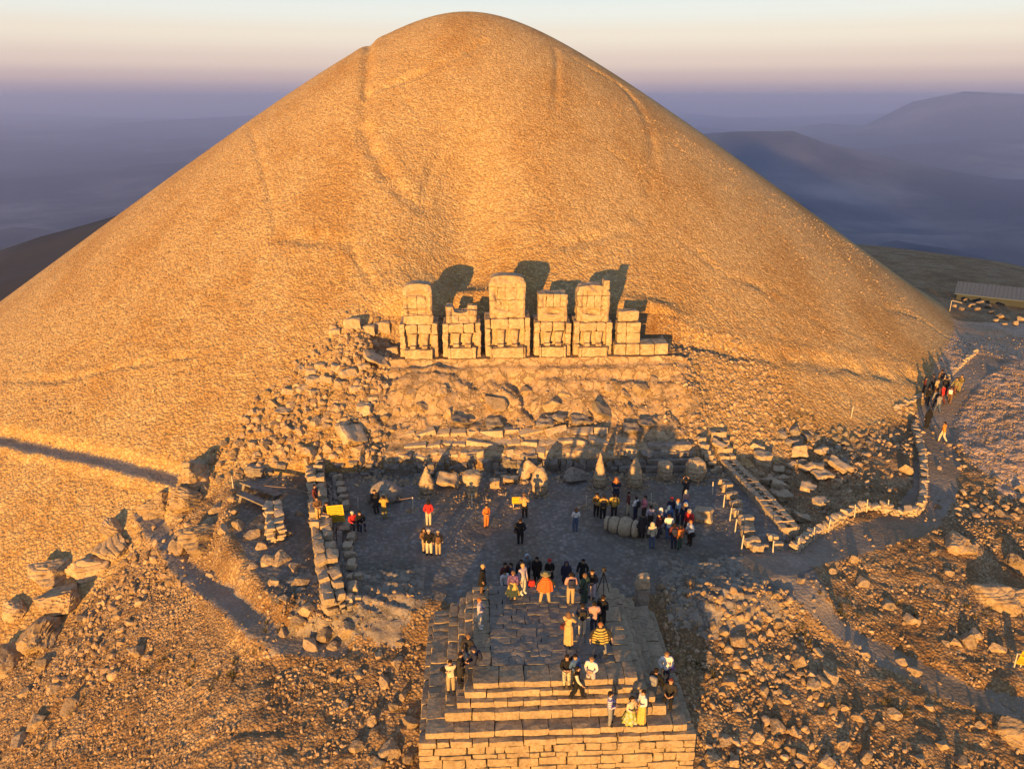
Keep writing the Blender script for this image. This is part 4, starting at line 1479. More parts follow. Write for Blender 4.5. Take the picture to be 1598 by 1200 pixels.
for px, py, lab in ((364, 762, "pale post on the rocks left of the court, holding the left end of the rope"), (559, 795, "pale rope post standing left of the couple by the eagle head"),
                    (644, 795, "pale rope post between the eagle head and the pointed head"), (737, 791, "thin post in front of the flaring hair head"),
                    (915, 792, "thin pale post left of the needle pointed head"), (1016, 788, "thin pale post set in stones before the drum shaped head")):
    tp.append(post(px, py, lab, None, .95))
top = lambda p: (p.x, p.y, p.z + .9)
mid = spot(455, 778)
rope("rope", [top(tp[0]), (mid.x, mid.y, mid.z + .85), top(tp[1])], "thin rope strung from the left rocks across the left wall to the first terrace post")
rope("rope", [top(tp[1]), top(tp[2])], "thin rope strung behind the couple by the eagle head")

def sign(px, py, w_, h, legs, lab, tri=False, tilt=0.0, lines=8, rz=0.0):
    p = spot(px, py)
    o = empty("sign", p, rz)
    tag(o, lab, "sign")
    mb = MB()
    mb.box(-w_ / 2, w_ / 2, -.02, .02, legs, legs + h, 5, 3, .01, .0)
    pn = mb.build("sign_panel", M['yellow'], o)
    pn.rotation_euler = (0, tilt, 0)
    mb = MB()
    for x in (-w_ * .38, w_ * .38):
        mb.box(x - .03, x + .03, .022, .07, -.1, legs + h * .8, 6, 3, .005, 0)
    mb.build("sign_legs", M['post'], o)
    mb = MB()
    if tri:
        for a, b in (((-.16, .12), (0, .40)), ((0, .40), (.16, .12)), ((-.16, .12), (.16, .12))):
            mb.tube([(a[0], -.03, legs + h * .5 + a[1]), (b[0], -.03, legs + h * .5 + b[1])], .018, 6)
        mb.box(-.015, .015, -.035, -.024, legs + h * .5 + .2, legs + h * .5 + .3, 3, 3, .002, 0)
        zz = [legs + h * (.12 + .09 * k) for k in range(4)]
    else:
        zz = [legs + h * (.12 + .76 * k / max(1, lines - 1)) for k in range(lines)]
    for k, z in enumerate(zz):
        x = -w_ * .42
        while x < w_ * .36:
            d = rs.uniform(.05, .14) * w_
            mb.box(x, min(x + d, w_ * .42), -.032, -.0235, z - h * .013, z + h * .013, 3, 3, .001, 0)
            x += d + .03 * w_
    mk = mb.build("lettering", M['ink'], pn)
    return o
sign(528, 825, 1.05, 1.2, .5, "large yellow notice board leaning beside the left wall", tilt=-.08)
sign(808, 793, .78, .5, .35, "small yellow sign on two legs in front of the egg shaped head", lines=3)
sign(1588, 1042, .46, .85, .25, "yellow warning sign with a triangle at the right border", tri=True, tilt=.25)

def shed():
    p = spot(1497, 474)
    o = empty("shed", (p.x + 1.0, p.y + 2.5, gz(p.x, p.y) - 1.8), -.6)
    tag(o, "long low dark shed with a blue grey metal roof at the right border", "shed")
    L, D_, hh = 14.0, 5.5, 2.6
    mb = MB()
    mb.box(0, L, 0, D_, -1.5, hh, 3, 3, .02, 0)
    mb.build("wall", M['shedwall'], o)
    V = np.array([(-.3, -.3, hh - .05), (L + .3, -.3, hh - .05), (L + .3, D_ / 2, hh + 1.1), (-.3, D_ / 2, hh + 1.1), (L + .3, D_ + .3, hh - .05), (-.3, D_ + .3, hh - .05),
                  (-.3, -.3, hh + .05), (L + .3, -.3, hh + .05), (L + .3, D_ / 2, hh + 1.2), (-.3, D_ / 2, hh + 1.2), (L + .3, D_ + .3, hh + .05), (-.3, D_ + .3, hh + .05)])
    Fq = np.array([(6, 7, 8, 9), (9, 8, 10, 11), (0, 3, 2, 1), (3, 5, 4, 2), (0, 1, 7, 6), (5, 11, 10, 4), (1, 2, 8, 7), (2, 4, 10, 8), (0, 6, 9, 3), (3, 9, 11, 5)])
    mb = MB()
    mb.add(V, Fq)
    for k in range(29):
        x = k * L / 28
        mb.tube([(x, -.3, hh + .06), (x, D_ / 2, hh + 1.21)], .035, 5)
    mb.build("roof", M['tin'], o)
    mb = MB()
    mb.box(2, 3, -.04, -.005, -1, 1.6, 3, 3, .005, 0)
    mb.build("door", M['tin'], o)
    f = empty("gate_frame", spot(1482, 486), -.3)
    tag(f, "thin pale metal frame standing at the left end of the shed", "frame")
    mb = MB()
    mb.tube([(0, 0, -.1), (0, 0, 1.4), (.02, 0, 1.43), (1.2, 0, 1.2), (1.22, 0, 1.1)], .035, 8)
    mb.build("frame_bar", M['post'], f)
shed()

def tripod():
    p = Vector(at(941, 927, 2.0))
    o = empty("tripod", (p.x, p.y, 2.0))
    tag(o, "black camera tripod standing at the right rear corner of the altar top", "tripod")
    for k in range(3):
        a = .4 + k * 2.094
        mb = MB()
        mb.tube([(.03 * math.cos(a), .03 * math.sin(a), 1.25), (.2 * math.cos(a), .2 * math.sin(a), .6), (.38 * math.cos(a), .38 * math.sin(a), 0)], [.03, .026, .02], 6)
        mb.build("leg", M['ink'], o)
    mb = MB()
    mb.tube([(0, 0, .85), (0, 0, 1.42)], .025, 8)
    mb.tube([(0, .02, 1.40), (.1, .35, 1.28)], .014, 6)
    mb.build("centre_column", M['ink'], o)
    mb = MB()
    mb.box(-.10, .10, -.09, .09, 1.42, 1.58, 3, 5, .02, 0)
    mb.tube([(0, -.08, 1.5), (0, -.22, 1.5)], .05, 10)
    mb.build("camera_body", M['ink'], o)
tripod()

# ------------------------------------------------------------------ people
SK = [(0, 0, .95, .135), (0, 0, 1.08, .125), (0, .01, 1.24, .145), (0, .01, 1.38, .135), (0, .0, 1.47, .062), (0, -.01, 1.55, .075), (0, -.02, 1.63, .098), (0, -.01, 1.69, .075)]
def pose(name):
    """joint positions; the figure looks towards -Y"""
    J = {}
    arm = {'L': None, 'R': None}
    leg = {'L': None, 'R': None}
    S_ = {'L': 1, 'R': -1}
    for s, k in S_.items():
        arm[s] = [(k * .185, .01, 1.41), (k * .235, .03, 1.13), (k * .235, -.06, .89), (k * .235, -.09, .80)]
        leg[s] = [(k * .095, 0, .90), (k * .105, -.015, .50), (k * .105, .03, .09), (k * .115, -.13, .045)]
    lean = 0.0
    if name == 'walk':
        leg['L'] = [(.09, -.02, .90), (.10, -.17, .52), (.10, -.24, .09), (.11, -.39, .06)]
        leg['R'] = [(-.09, .02, .90), (-.10, .04, .49), (-.10, .30, .14), (-.11, .17, .04)]
        arm['L'] = [(.185, .02, 1.41), (.24, .16, 1.15), (.23, .12, .92), (.23, .10, .83)]
        arm['R'] = [(-.185, 0, 1.41), (-.24, -.10, 1.14), (-.21, -.26, .96), (-.2, -.33, .90)]
    elif name == 'camera':
        for s, k in S_.items():
            arm[s] = [(k * .185, 0, 1.41), (k * .27, -.14, 1.22), (k * .11, -.24, 1.50), (k * .05, -.26, 1.57)]
    elif name == 'front':
        for s, k in S_.items():
            arm[s] = [(k * .185, 0, 1.40), (k * .25, .01, 1.13), (k * .12, -.22, 1.08), (k * .04, -.26, 1.10)]
    elif name == 'pocket':
        for s, k in S_.items():
            arm[s] = [(k * .185, .01, 1.40), (k * .29, .07, 1.14), (k * .19, -.05, .96), (k * .16, -.08, .90)]
    elif name == 'point':
        arm['R'] = [(-.185, 0, 1.41), (-.42, -.04, 1.33), (-.22, -.16, 1.26), (-.13, -.19, 1.26)]
    elif name == 'wide':
        for s, k in S_.items():
            arm[s] = [(k * .185, 0, 1.41), (k * .38, .02, 1.20), (k * .44, -.1, .97), (k * .45, -.14, .89)]
            leg[s] = [(k * .095, 0, .90), (k * .16, -.02, .50), (k * .21, .02, .09), (k * .24, -.13, .045)]
    elif name == 'up':
        for s, k in S_.items():
            arm[s] = [(k * .185, 0, 1.42), (k * .36, -.05, 1.55), (k * .20, -.10, 1.76), (k * .14, -.12, 1.83)]
    sit = name == 'sit'
    dz = 0.0
    if sit:
        dz = -.45
        for s, k in S_.items():
            leg[s] = [(k * .10, -.02, .93), (k * .13, -.42, .96), (k * .13, -.40, .54), (k * .14, -.55, .49)]
            arm[s] = [(k * .185, 0, 1.40), (k * .25, -.08, 1.16), (k * .14, -.30, 1.06), (k * .09, -.36, 1.05)]
    V, E, RD, B = [], [], [], []
    for x, y, z, r_ in SK:
        V.append((x, y + (-.0), z))
        RD.append(r_)
    E += [(i, i + 1) for i in range(len(SK) - 1)]
    for s in 'LR':
        i0 = len(V)
        for p, r_ in zip(arm[s], (.072, .052, .036, .034)):
            V.append(p)
            RD.append(r_)
        E += [(3, i0), (i0, i0 + 1), (i0 + 1, i0 + 2), (i0 + 2, i0 + 3)]
        i1 = len(V)
        for p, r_ in zip(leg[s], (.105, .072, .048, .042)):
            V.append(p)
            RD.append(r_)
        E += [(0, i1), (i1, i1 + 1), (i1 + 1, i1 + 2), (i1 + 2, i1 + 3)]
    V = [(x, y, z + dz) for x, y, z in V]
    me = bpy.data.meshes.new("tmp")
    me.from_pydata(V, E, [])
    o = bpy.data.objects.new("tmp", me)
    COL.objects.link(o)
    sk = o.modifiers.new("s", 'SKIN')
    sk.use_smooth_shade = True
    for i, v in enumerate(me.skin_vertices[0].data):
        v.radius = (RD[i], RD[i] * (.74 if i in (0, 1, 2, 3) else 1.0))
        v.use_root = i == 0
    sb = o.modifiers.new("d", 'SUBSURF')
    sb.levels = sb.render_levels = 1
    dg = bpy.context.evaluated_depsgraph_get()
    ev = o.evaluated_get(dg)
    em = ev.to_mesh()
    P = np.array([v.co[:] for v in em.vertices])
    Nn = np.array([v.normal[:] for v in em.vertices])
    Fc = [tuple(p.vertices) for p in em.polygons]
    ev.to_mesh_clear()
    bpy.data.objects.remove(o)
    V = np.array(V)
    # which bone each face belongs to
    part = []
    ctr = np.array([P[list(f)].mean(0) for f in Fc])
    best = np.full(len(ctr), 9.0)
    lab = np.zeros(len(ctr), int)
    par = np.zeros(len(ctr))
    for bi, (a, b) in enumerate(E):
        d = V[b] - V[a]
        t = np.clip(((ctr - V[a]) @ d) / (d @ d), 0, 1)
        q = np.linalg.norm(ctr - V[a] - t[:, None] * d, axis=1) - (RD[a] + (RD[b] - RD[a]) * t)
        m = q < best
        best = np.where(m, q, best)
        lab = np.where(m, bi, lab)
        par = np.where(m, t, par)
    return dict(P=P, N=Nn, F=Fc, lab=lab, par=par, V=V, E=E, dz=dz, sit=sit)
# edges: 0-6 spine (0 pelvis, 1 waist, 2 chest, 3 neck, 4-6 head); 7 L shoulder, 8 upper arm, 9 forearm, 10 hand; 11 hip, 12 thigh, 13 shin, 14 foot; then the right side
TORSO = {0, 1, 2, 7, 15}
ARMS = {8, 9, 16, 17}
LEGS = {11, 12, 13, 19, 20, 21}
HANDS = {10, 18}
FEET = {14, 22}

def submesh(b, keep, off, name):
    idx = [i for i, f in enumerate(b['F']) if keep(b['lab'][i], b['par'][i], b['P'][list(f)].mean(0))]
    used = sorted({v for i in idx for v in b['F'][i]})
    mp = {v: k for k, v in enumerate(used)}
    P = b['P'][used] + b['N'][used] * off
    me = bpy.data.meshes.new(name)
    me.from_pydata([tuple(p) for p in P], [], [tuple(mp[v] for v in b['F'][i]) for i in idx])
    for p in me.polygons:
        p.use_smooth = True
    return me

def body_mesh(b):
    """the body with fingers, ears, nose and eyes"""
    mb = MB()
    q = [f for f in b['F'] if len(f) == 4]
    t = [f for f in b['F'] if len(f) == 3]
    P = b['P'].copy()
    hz = 1.62 + b['dz']
    fr = (np.abs(P[:, 2] - hz) < .14) & (P[:, 1] < -.05)
    P[fr, 1] -= .03 * np.exp(-(P[fr, 0] / .03) ** 2 - ((P[fr, 2] - hz + .01) / .03) ** 2)
    mb.add(P, np.array(q))
    if t:
        mb.add(P, np.array(t))
    for h in (4 + 7, 4 + 15):
        pass
    for k, (wi, hi) in enumerate(((10, 11), (18, 19))):
        w_, h = b['V'][wi], b['V'][hi]
        d = (h - w_) / np.linalg.norm(h - w_)
        sd = np.cross(d, [1, 0, 0])
        sd = sd / np.linalg.norm(sd)
        inn = np.array([-1.0 if h[0] > 0 else 1.0, 0, 0])
        for i, ln in enumerate((.075, .085, .08, .06)):
            o_ = h + sd * (-.027 + .018 * i) + d * .02
            mb.tube([o_, o_ + d * ln * .55 + inn * .006, o_ + d * ln + inn * .025], [.0095, .009, .006], 6)
        o_ = h - sd * .03 - d * .02
        mb.tube([o_, o_ - sd * .025 + d * .03, o_ - sd * .03 + d * .06 + inn * .01], [.011, .010, .007], 6)
    for sg in (-1, 1):
        V, Fc = ICO[1]
        mb.add(V * np.array([.014, .022, .034]) + np.array([sg * .1, .0, hz]), Fc)
    mb.tube([(0, -.10, hz + .03), (0, -.125, hz - .015), (0, -.11, hz - .035)], [.009, .016, .012], 6)
    nb = sum(len(x) for x in mb.N)
    for sg in (-1, 1):
        V, Fc = ICO[1]
        mb.add(V * .011 + np.array([sg * .035, -.108, hz + .025]), Fc)
    mb.add(ICO[1][0] * np.array([.026, .006, .005]) + np.array([0, -.105, hz - .065]), ICO[1][1])
    me = mb.mesh("person", smooth=True)
    mi = np.zeros(len(me.polygons), np.int32)
    mi[nb:] = 1
    me.materials.append(None)
    me.materials.append(M['ink'])
    me.polygons.foreach_set("material_index", mi)
    return me

def lathe(prof, n=20, cx=0, cyy=0):
    mb = MB()
    mb.rings([sup_ring(cx, cyy + q[3] if len(q) > 3 else cyy, q[0], q[1], q[2], 2.2, n) for q in prof])
    return mb

def clothing(b):
    dz = b['dz']
    c = {}
    c['jacket'] = submesh(b, lambda l, t, p: l in TORSO or l in ARMS and not (l in (9, 17) and t > .93), .028, "jacket")
    c['shirt'] = submesh(b, lambda l, t, p: l in TORSO and p[2] > .9 + dz or l in ARMS and not (l in (9, 17) and t > .9), .014, "shirt")
    c['vest'] = submesh(b, lambda l, t, p: l in TORSO and p[2] > .92 + dz, .034, "vest")
    c['trousers'] = submesh(b, lambda l, t, p: l in LEGS or l in (0,) or (l in FEET and t < .12), .020, "trousers")
    c['shoes'] = [submesh(b, lambda l, t, p, s=s: l == s or (l == s - 1 and t > .93), .016, "shoe") for s in (14, 22)]
    hz = 1.62 + dz
    V, Fc = ICO[4]
    def cap(keep, sc, off, nm):
        P = V * np.array(sc) + np.array(off)
        m = np.array([keep(P[f].mean(0)) for f in Fc])
        mb = MB()
        mb.add(P * (1 + .0), Fc[m])
        return mb.mesh(nm, smooth=True)
    V2, F2 = ICO[2]
    def cap2(keep, sc, off, nm, rough=.0):
        P = V2 * np.array(sc) * (1 + rough * n3(V2, 4, 3))[:, None] + np.array(off)
        m = np.array([keep(P[f].mean(0)) for f in F2])
        mb = MB()
        mb.add(P, F2[m])
        return mb.mesh(nm, smooth=True)
    c['short'] = cap2(lambda p: p[2] > hz + .055 or p[1] > -.01 and p[2] > hz - .06, (.112, .118, .125), (0, -.005, hz + .02), "hair", .08)
    c['long'] = cap2(lambda p: p[2] > hz + .06 or p[1] > -.03, (.122, .125, .20), (0, .015, hz - .05), "hair", .08)
    c['hood'] = cap2(lambda p: p[1] > -.085 or p[2] > hz + .11, (.145, .15, .18), (0, .005, hz - .02), "hood")
    mb = MB()
    mb.rings([sup_ring(0, -.01, hz + z, r_, r_ * 1.05, 2.1, 18) for z, r_ in ((.035, .115), (.07, .12), (.11, .112), (.145, .07), (.155, .02))])
    mb.box(-.07, .07, -.20, -.1, hz + .045, hz + .058, 3, 3, .004, 0)
    c['cap'] = mb.mesh("cap", smooth=True)
    mb = MB()
    mb.rings([sup_ring(0, -.01, hz + z, r_, r_, 2.0, 20) for z, r_ in ((.055, .25), (.07, .25), (.075, .125), (.16, .11), (.18, .06), (.182, .01))])
    c['brim'] = mb.mesh("hat", smooth=True)
    mb = MB()
    mb.rings([sup_ring(0, 0, z + dz, rx, ry, 2.3, 22) for z, rx, ry in ((1.32, .20, .15), (1.12, .185, .15), (.95, .20, .165), (.75, .21, .185), (.55, .25, .22), (.54, .24, .21))], cap=False)
    c['coat_skirt'] = mb.mesh("coat_skirt", smooth=True)
    def folds(prof, amp, nf, nm):
        mb = MB()
        n = 48
        a = np.linspace(0, 2 * math.pi, n, endpoint=False)
        Rg = []
        for i, (z, rx, ry) in enumerate(prof):
            f_ = 1 + amp * i / len(prof) * np.sin(a * nf + i * .3)
            Rg.append(np.stack([rx * f_ * np.cos(a), ry * f_ * np.sin(a), np.full(n, z + dz)], 1))
        mb.rings(Rg, cap=False)
        return mb.mesh(nm, smooth=True)
    c['skirt'] = folds([(1.08, .15, .12), (.95, .19, .16), (.75, .26, .23), (.5, .33, .30), (.38, .36, .33)], .18, 9, "skirt")
    c['long_skirt'] = folds([(1.08, .15, .12), (.95, .19, .16), (.7, .20, .18), (.4, .20, .18), (.08, .21, .19)], .10, 8, "skirt")
    c['cape'] = folds([(1.51, .09, .09), (1.46, .19, .14), (1.38, .26, .18), (1.2, .32, .22), (1.0, .34, .23), (.76, .365, .25)], .12, 9, "cape")
    mb = MB()
    mb.box(-.16, .16, .12, .30, 1.02 + dz, 1.45 + dz, 4, 5, .06, .01)
    mb.box(-.11, .11, .28, .35, 1.06 + dz, 1.25 + dz, 5, 3, .03, .01)
    c['backpack'] = mb.mesh("backpack", smooth=True)
    mb = MB()
    mb.box(.17, .38, -.08, .12, .78 + dz, 1.0 + dz, 6, 3, .04, .01)
    mb.tube([(.26, .02, 1.0 + dz), (.1, .12, 1.3 + dz), (-.1, .05, 1.46 + dz), (.05, -.14, 1.25 + dz), (.26, -.02, 1.0 + dz)], .014, 6)
    c['bag'] = mb.mesh("shoulder_bag", smooth=True)
    return c

WARD = {}
def wardrobe(nm):
    if nm not in WARD:
        b = pose(nm)
        WARD[nm] = (body_mesh(b), clothing(b))
    return WARD[nm]

_cm = {}
def cloth(col, stripe=None):
    k = (col, stripe)
    if k not in _cm:
        m, n, l, b = new_mat("cloth", .9)
        co = n.new("ShaderNodeTexCoord").outputs["Object"]
        t = tex(n, l, 'N', 9, co, Detail=4)
        c = mixc(n, l, rampf(n, l, t.outputs[0], .3, .75), col, tuple(q * .72 for q in col))
        if stripe:
            kind, c2, fr = stripe
            if kind == 'h':
                wv = n.new("ShaderNodeTexWave")
                wv.bands_direction = 'Z'
                wv.inputs["Scale"].default_value = fr
                wv.inputs["Distortion"].default_value = 1.0
                l.new(co, wv.inputs["Vector"])
                src = rampf(n, l, wv.outputs[1], .45, .6)
            else:
                vv = tex(n, l, 'V', fr, co)
                src = rampf(n, l, vv.outputs["Distance"], .35, .5)
            c = mixc(n, l, src, c, c2)
        l.new(c, b.inputs["Base Color"])
        wr = tex(n, l, 'N', 14, co, Detail=2)
        bp = n.new("ShaderNodeBump")
        bp.inputs["Strength"].default_value = .5
        bp.inputs["Distance"].default_value = .02
        l.new(wr.outputs[0], bp.inputs["Height"])
        l.new(bp.outputs[0], b.inputs["Normal"])
        _cm[k] = m
    return _cm[k]
K = dict(black=(.012, .012, .014), dark=(.03, .028, .03), navy=(.025, .03, .06), maroon=(.12, .03, .03), red=(.5, .03, .03), orange=(.55, .17, .04), mustard=(.50, .30, .06), brown=(.16, .09, .05),
         khaki=(.36, .28, .17), beige=(.50, .42, .30), cream=(.55, .47, .35), white=(.66, .64, .62), lilac=(.42, .36, .42), grey=(.22, .22, .23), blue=(.06, .12, .28), jeans=(.07, .10, .18), green=(.04, .07, .05),
         pink=(.50, .16, .2), rose=(.42, .24, .22), olive=(.22, .19, .09), lightblue=(.35, .45, .55), yellow=(.52, .38, .10), purple=(.20, .10, .25), tan=(.50, .33, .15), skin=(.45, .27, .18), blond=(.45, .30, .13), hair=(.018, .012, .01),
         ginger=(.35, .13, .04), silver=(.45, .43, .4))
FACES = dict(cam=0.0, away=math.pi, left=-1.35, right=1.35, cl=-.6, cr=.6, al=-2.5, ar=2.5)

def surf(px, py):
    """height of what people stand on there: the altar or the land"""
    for z, x0, x1, y0, y1 in [(q[3], q[0], q[1], q[2], 35.5) for q in TIERS]:
        p = at(px, py, z)
        if x0 < p.x < x1 and y0 < p.y < y1:
            return p
    return spot(px, py)

def person(px, py, label, top='jacket', tc_='black', legs='trousers', lc='dark', hair='short', hc='hair', ps='stand', face='cam', h=1.0, extra=None, ec='dark', stripe=None, lstripe=None, estripe=None, group=None, p=None, dz=0.0, inner=None, sc_='dark'):
    bm_, cl = wardrobe(ps)
    p = p or surf(px, py)
    if extra is None and rs.random() < .28:
        extra, ec = rs.choice((('bag', 'dark'), ('backpack', 'dark'), ('backpack', 'navy'), ('bag', 'brown')))
    o = bpy.data.objects.new("person", bm_)
    COL.objects.link(o)
    o.location = (p.x, p.y, p.z + dz)
    o.rotation_euler = (0, 0, FACES[face] + rs.uniform(-.15, .15))
    hh = h * rs.uniform(.95, 1.04)
    o.rotation_euler[0] = rs.uniform(-.05, .05)
    o.rotation_euler[1] = rs.uniform(-.035, .035)
    o.scale = (hh * rs.uniform(.95, 1.08), hh, hh)
    o.material_slots[0].link = 'OBJECT'
    o.material_slots[0].material = cloth(K['skin'])
    tag(o, label, "person", group or "visitors on the mountain")
    def put_(me, nm, col, st=None):
        c = bpy.data.objects.new(nm, me)
        COL.objects.link(c)
        c.parent = o
        if not me.materials:
            me.materials.append(None)
        c.material_slots[0].link = 'OBJECT'
        c.material_slots[0].material = cloth(K[col], st)
    if legs in ('trousers',):
        put_(cl['trousers'], "trousers", lc, lstripe)
    elif legs in ('skirt', 'long_skirt'):
        put_(cl[legs], "skirt", lc, lstripe)
    for s in cl['shoes']:
        put_(s, "shoe", sc_)
    if inner:
        put_(cl['shirt'], "shirt", inner)
    if top == 'coat':
        put_(cl['jacket'], "coat", tc_, stripe)
        put_(cl['coat_skirt'], "coat_skirt", tc_, stripe)
    elif top == 'cape':
        put_(cl['shirt'], "shirt", 'dark')
        put_(cl['cape'], "cape", tc_, stripe)
    elif top:
        put_(cl[top], top, tc_, stripe)
    put_(cl[hair], {'short': "hair", 'long': "hair", 'hood': "hood", 'cap': "cap", 'brim': "hat"}[hair], hc)
    if hair in ('cap', 'brim'):
        put_(cl['short'], "hair", 'hair')
    for e, c in zip((extra or '').split(), (ec or '').split()):
        put_(cl[e], {'backpack': "backpack", 'bag': "shoulder_bag", 'skirt': "skirt", 'cape': "cape", 'vest': "vest"}[e], c, estripe)
    return o

W = person
# terrace, left
W(588, 801, "person in a long black coat beside a person in mustard, near the eagle head", 'coat', 'dark', face='cr')
W(601, 810, "person in a mustard jacket with raised arms beside the eagle head", 'jacket', 'mustard', lc='olive', ps='camera', face='away')
W(669, 820, "person in a bright red jacket and pale trousers on the open terrace", 'jacket', 'red', lc='beige', hair='long', ps='pocket', face='away')
W(664, 862, "person with long dark hair half hidden behind the two standing side by side", 'jacket', 'brown', lc='khaki', hair='long', ps='front', face='cr')
W(670, 866, "person in a black top with cream trousers, left of a pair", 'jacket', 'black', lc='cream', hair='cap', hc='beige', face='cam')
W(684, 866, "person with a brown backpack and khaki trousers, right of a pair", 'jacket', 'dark', lc='khaki', hair='cap', hc='khaki', ps='pocket', face='away', extra='backpack', ec='brown')
W(759, 823, "person dressed all in orange alone on the terrace", 'jacket', 'orange', lc='orange', hair='short', face='cr', ps='front')
W(819, 807, "person in a tan jacket and black trousers by the small yellow sign", 'jacket', 'tan', lc='black', hair='cap', hc='brown', ps='camera', face='cam')
W(812, 849, "person all in black with a camera bag in the middle of the terrace", 'jacket', 'black', lc='black', ps='pocket', face='away', extra='bag', ec='dark')
W(897, 829, "person in a white shirt and blue jeans alone in the middle of the terrace", 'shirt', 'white', lc='jeans', hair='long', ps='front', face='away')
q_ = spot(551, 836)
W(0, 0, "person in a red jacket sitting on a block at the left edge of the court", 'jacket', 'red', lc='dark', hair='cap', hc='cream', ps='sit', face='cr', p=Vector((q_.x, q_.y + .2, q_.z)), dz=.35)
q_ = spot(562, 836)
W(0, 0, "person in black sitting next to the one in red on the court edge", 'jacket', 'black', lc='navy', ps='sit', face='cr', p=Vector((q_.x, q_.y + .25, q_.z)), dz=.32)
W(514, 822, "person in black with pale trousers standing behind the large yellow board", 'jacket', 'black', lc='silver', ps='front', face='cl')
W(499, 822, "person in brown standing by the thick left wall", 'jacket', 'brown', lc='tan', ps='front', face='cr', dz=.5)
W(495, 806, "person in dark red on the thick left wall, behind the one in brown", 'jacket', 'maroon', lc='dark', face='right', dz=.6)
# crowd on the right of the terrace
W(930, 806, "person in black and mustard at the left end of the crowd", 'jacket', 'black', lc='black', ps='front', face='cam', stripe=('v', (.35, .2, .05), 9), hair='cap', hc='black')
W(940, 810, "person in a bulky mustard jacket and black trousers seen from behind", 'jacket', 'mustard', lc='black', ps='pocket', face='away', h=1.04)
W(961, 780, "person in an orange scarf and dark coat below the grey pointed head", 'coat', 'navy', lc='navy', hair='hood', hc='orange', ps='front', face='cam', extra='vest', ec='orange')
W(958, 808, "person in a red and yellow patterned jacket with a pack", 'jacket', 'maroon', lc='dark', ps='pocket', face='away', stripe=('v', (.6, .35, .05), 8), extra='backpack', ec='mustard')
W(979, 803, "person in a dark red jacket behind the stone lion", 'jacket', 'maroon', lc='beige', face='right')
W(991, 810, "person in a white shirt with dark jeans behind the stone lion", 'shirt', 'white', lc='navy', face='al', ps='front')
W(1003, 812, "person in a pink top and dark trousers right of the one in white", 'jacket', 'pink', lc='dark', face='left', ps='front')
W(1001, 840, "person all in dark brown standing at the lion's right end", 'coat', 'dark', lc='black', face='away')
W(1014, 826, "person in a pale lilac shirt near the lion's right end", 'shirt', 'lilac', lc='dark', face='away')
W(1017, 856, "person in a beige hooded vest and blue jeans at the front of the crowd", 'jacket', 'beige', lc='jeans', hair='hood', hc='beige', face='away')
W(1025, 838, "person in a rust red jacket behind the beige hooded one", 'jacket', 'maroon', lc='navy', hair='cap', hc='navy', face='left', stripe=None)
W(1030, 832, "person in a white hood and grey blue clothes in the crowd", 'coat', 'lilac', lc='jeans', hair='hood', hc='white', face='right')
W(1043, 842, "person in a white jacket and bright blue trousers in the crowd", 'jacket', 'white', lc='blue', face='away', ps='front')
W(1051, 856, "person in a dark maroon coat at the front of the crowd", 'jacket', 'maroon', lc='navy', face='away', hair='long')
W(1060, 857, "person in a red and orange patterned jacket at the front of the crowd", 'jacket', 'red', lc='green', face='al', stripe=('v', (.5, .2, .03), 9), hair='long')
W(1076, 851, "person in a white jacket and black trousers at the right end of the crowd", 'jacket', 'white', lc='black', face='left', ps='front', hair='short', hc='ginger', extra='bag', ec='black')
W(1074, 834, "person in a red top and pale head scarf near the cracked block", 'jacket', 'red', lc='dark', hair='hood', hc='silver', face='cl')
W(1067, 782, "person in dark clothes raising both arms at the back of the crowd", 'jacket', 'dark', lc='dark', ps='up', face='away')
W(1068, 800, "person with pale hair and a rose top in front of the one raising arms", 'shirt', 'rose', lc='blue', hair='long', hc='cream', face='al')
W(1057, 816, "person with ginger hair and a light blue shirt in the crowd", 'shirt', 'lightblue', lc='navy', hair='short', hc='ginger', face='left')
W(1046, 812, "person in dark blue with a red cap at the back of the crowd", 'jacket', 'navy', lc='navy', hair='cap', hc='red', face='cam')
W(1041, 826, "person in a blue hood behind the one in bright blue trousers", 'jacket', 'blue', lc='navy', hair='hood', hc='blue', face='away')
W(1066, 824, "person in a pale blue scarf behind the one in the red top", 'jacket', 'navy', lc='navy', hair='hood', hc='lightblue', face='cl')
# behind the altar and on its top
def bg_(px, py_head, *a, **k):
    """stands on the ground behind the altar; given by the head's place"""
    k.pop('dy', 0)
    q = hit(px, py_head, lambda x, y: land(x, y) + 1.70)
    q[1] = max(q[1], 35.9)
    return W(0, 0, *a, p=Vector((q[0], q[1], gz(q[0], q[1]))), **k)
ledge = []
W(752, 925, "fair haired person in a long black coat at the left rear corner of the altar", 'coat', 'black', lc='brown', hair='short', hc='blond', face='right', h=1.05)
bg_(787, 879, "person in maroon behind the altar, left of the white jacket", 'jacket', 'maroon', lc='black', hair='short', face='cr')
bg_(789, 889, "person in a white jacket behind the altar's rear edge", 'jacket', 'white', lc='navy', hair='short', face='cr', h=.95, dy=-.6)
bg_(796, 881, "person in black bending behind the altar, beside the white jacket", 'jacket', 'navy', lc='black', face='left', dy=.2)
W(800, 936, "person in a purple patterned top and yellow shorts over pale trousers on the altar", 'jacket', 'purple', lc='khaki', face='away', stripe=('v', (.08, .05, .12), 9), hc='brown', extra='skirt', ec='yellow', h=1.0)
W(816, 927, "person in pale lilac clothes standing at the rear of the altar top", 'shirt', 'lilac', lc='silver', hc='blond', face='cr', h=1.02, sc_='white')
bg_(812, 874, "person in dark clothes at the back, left of the blue grey hood", 'jacket', 'dark', lc='black', dy=.3)
bg_(823, 864, "person in a blue grey hood behind the altar", 'jacket', 'grey', lc='navy', hair='hood', hc='lightblue', dy=1.2)
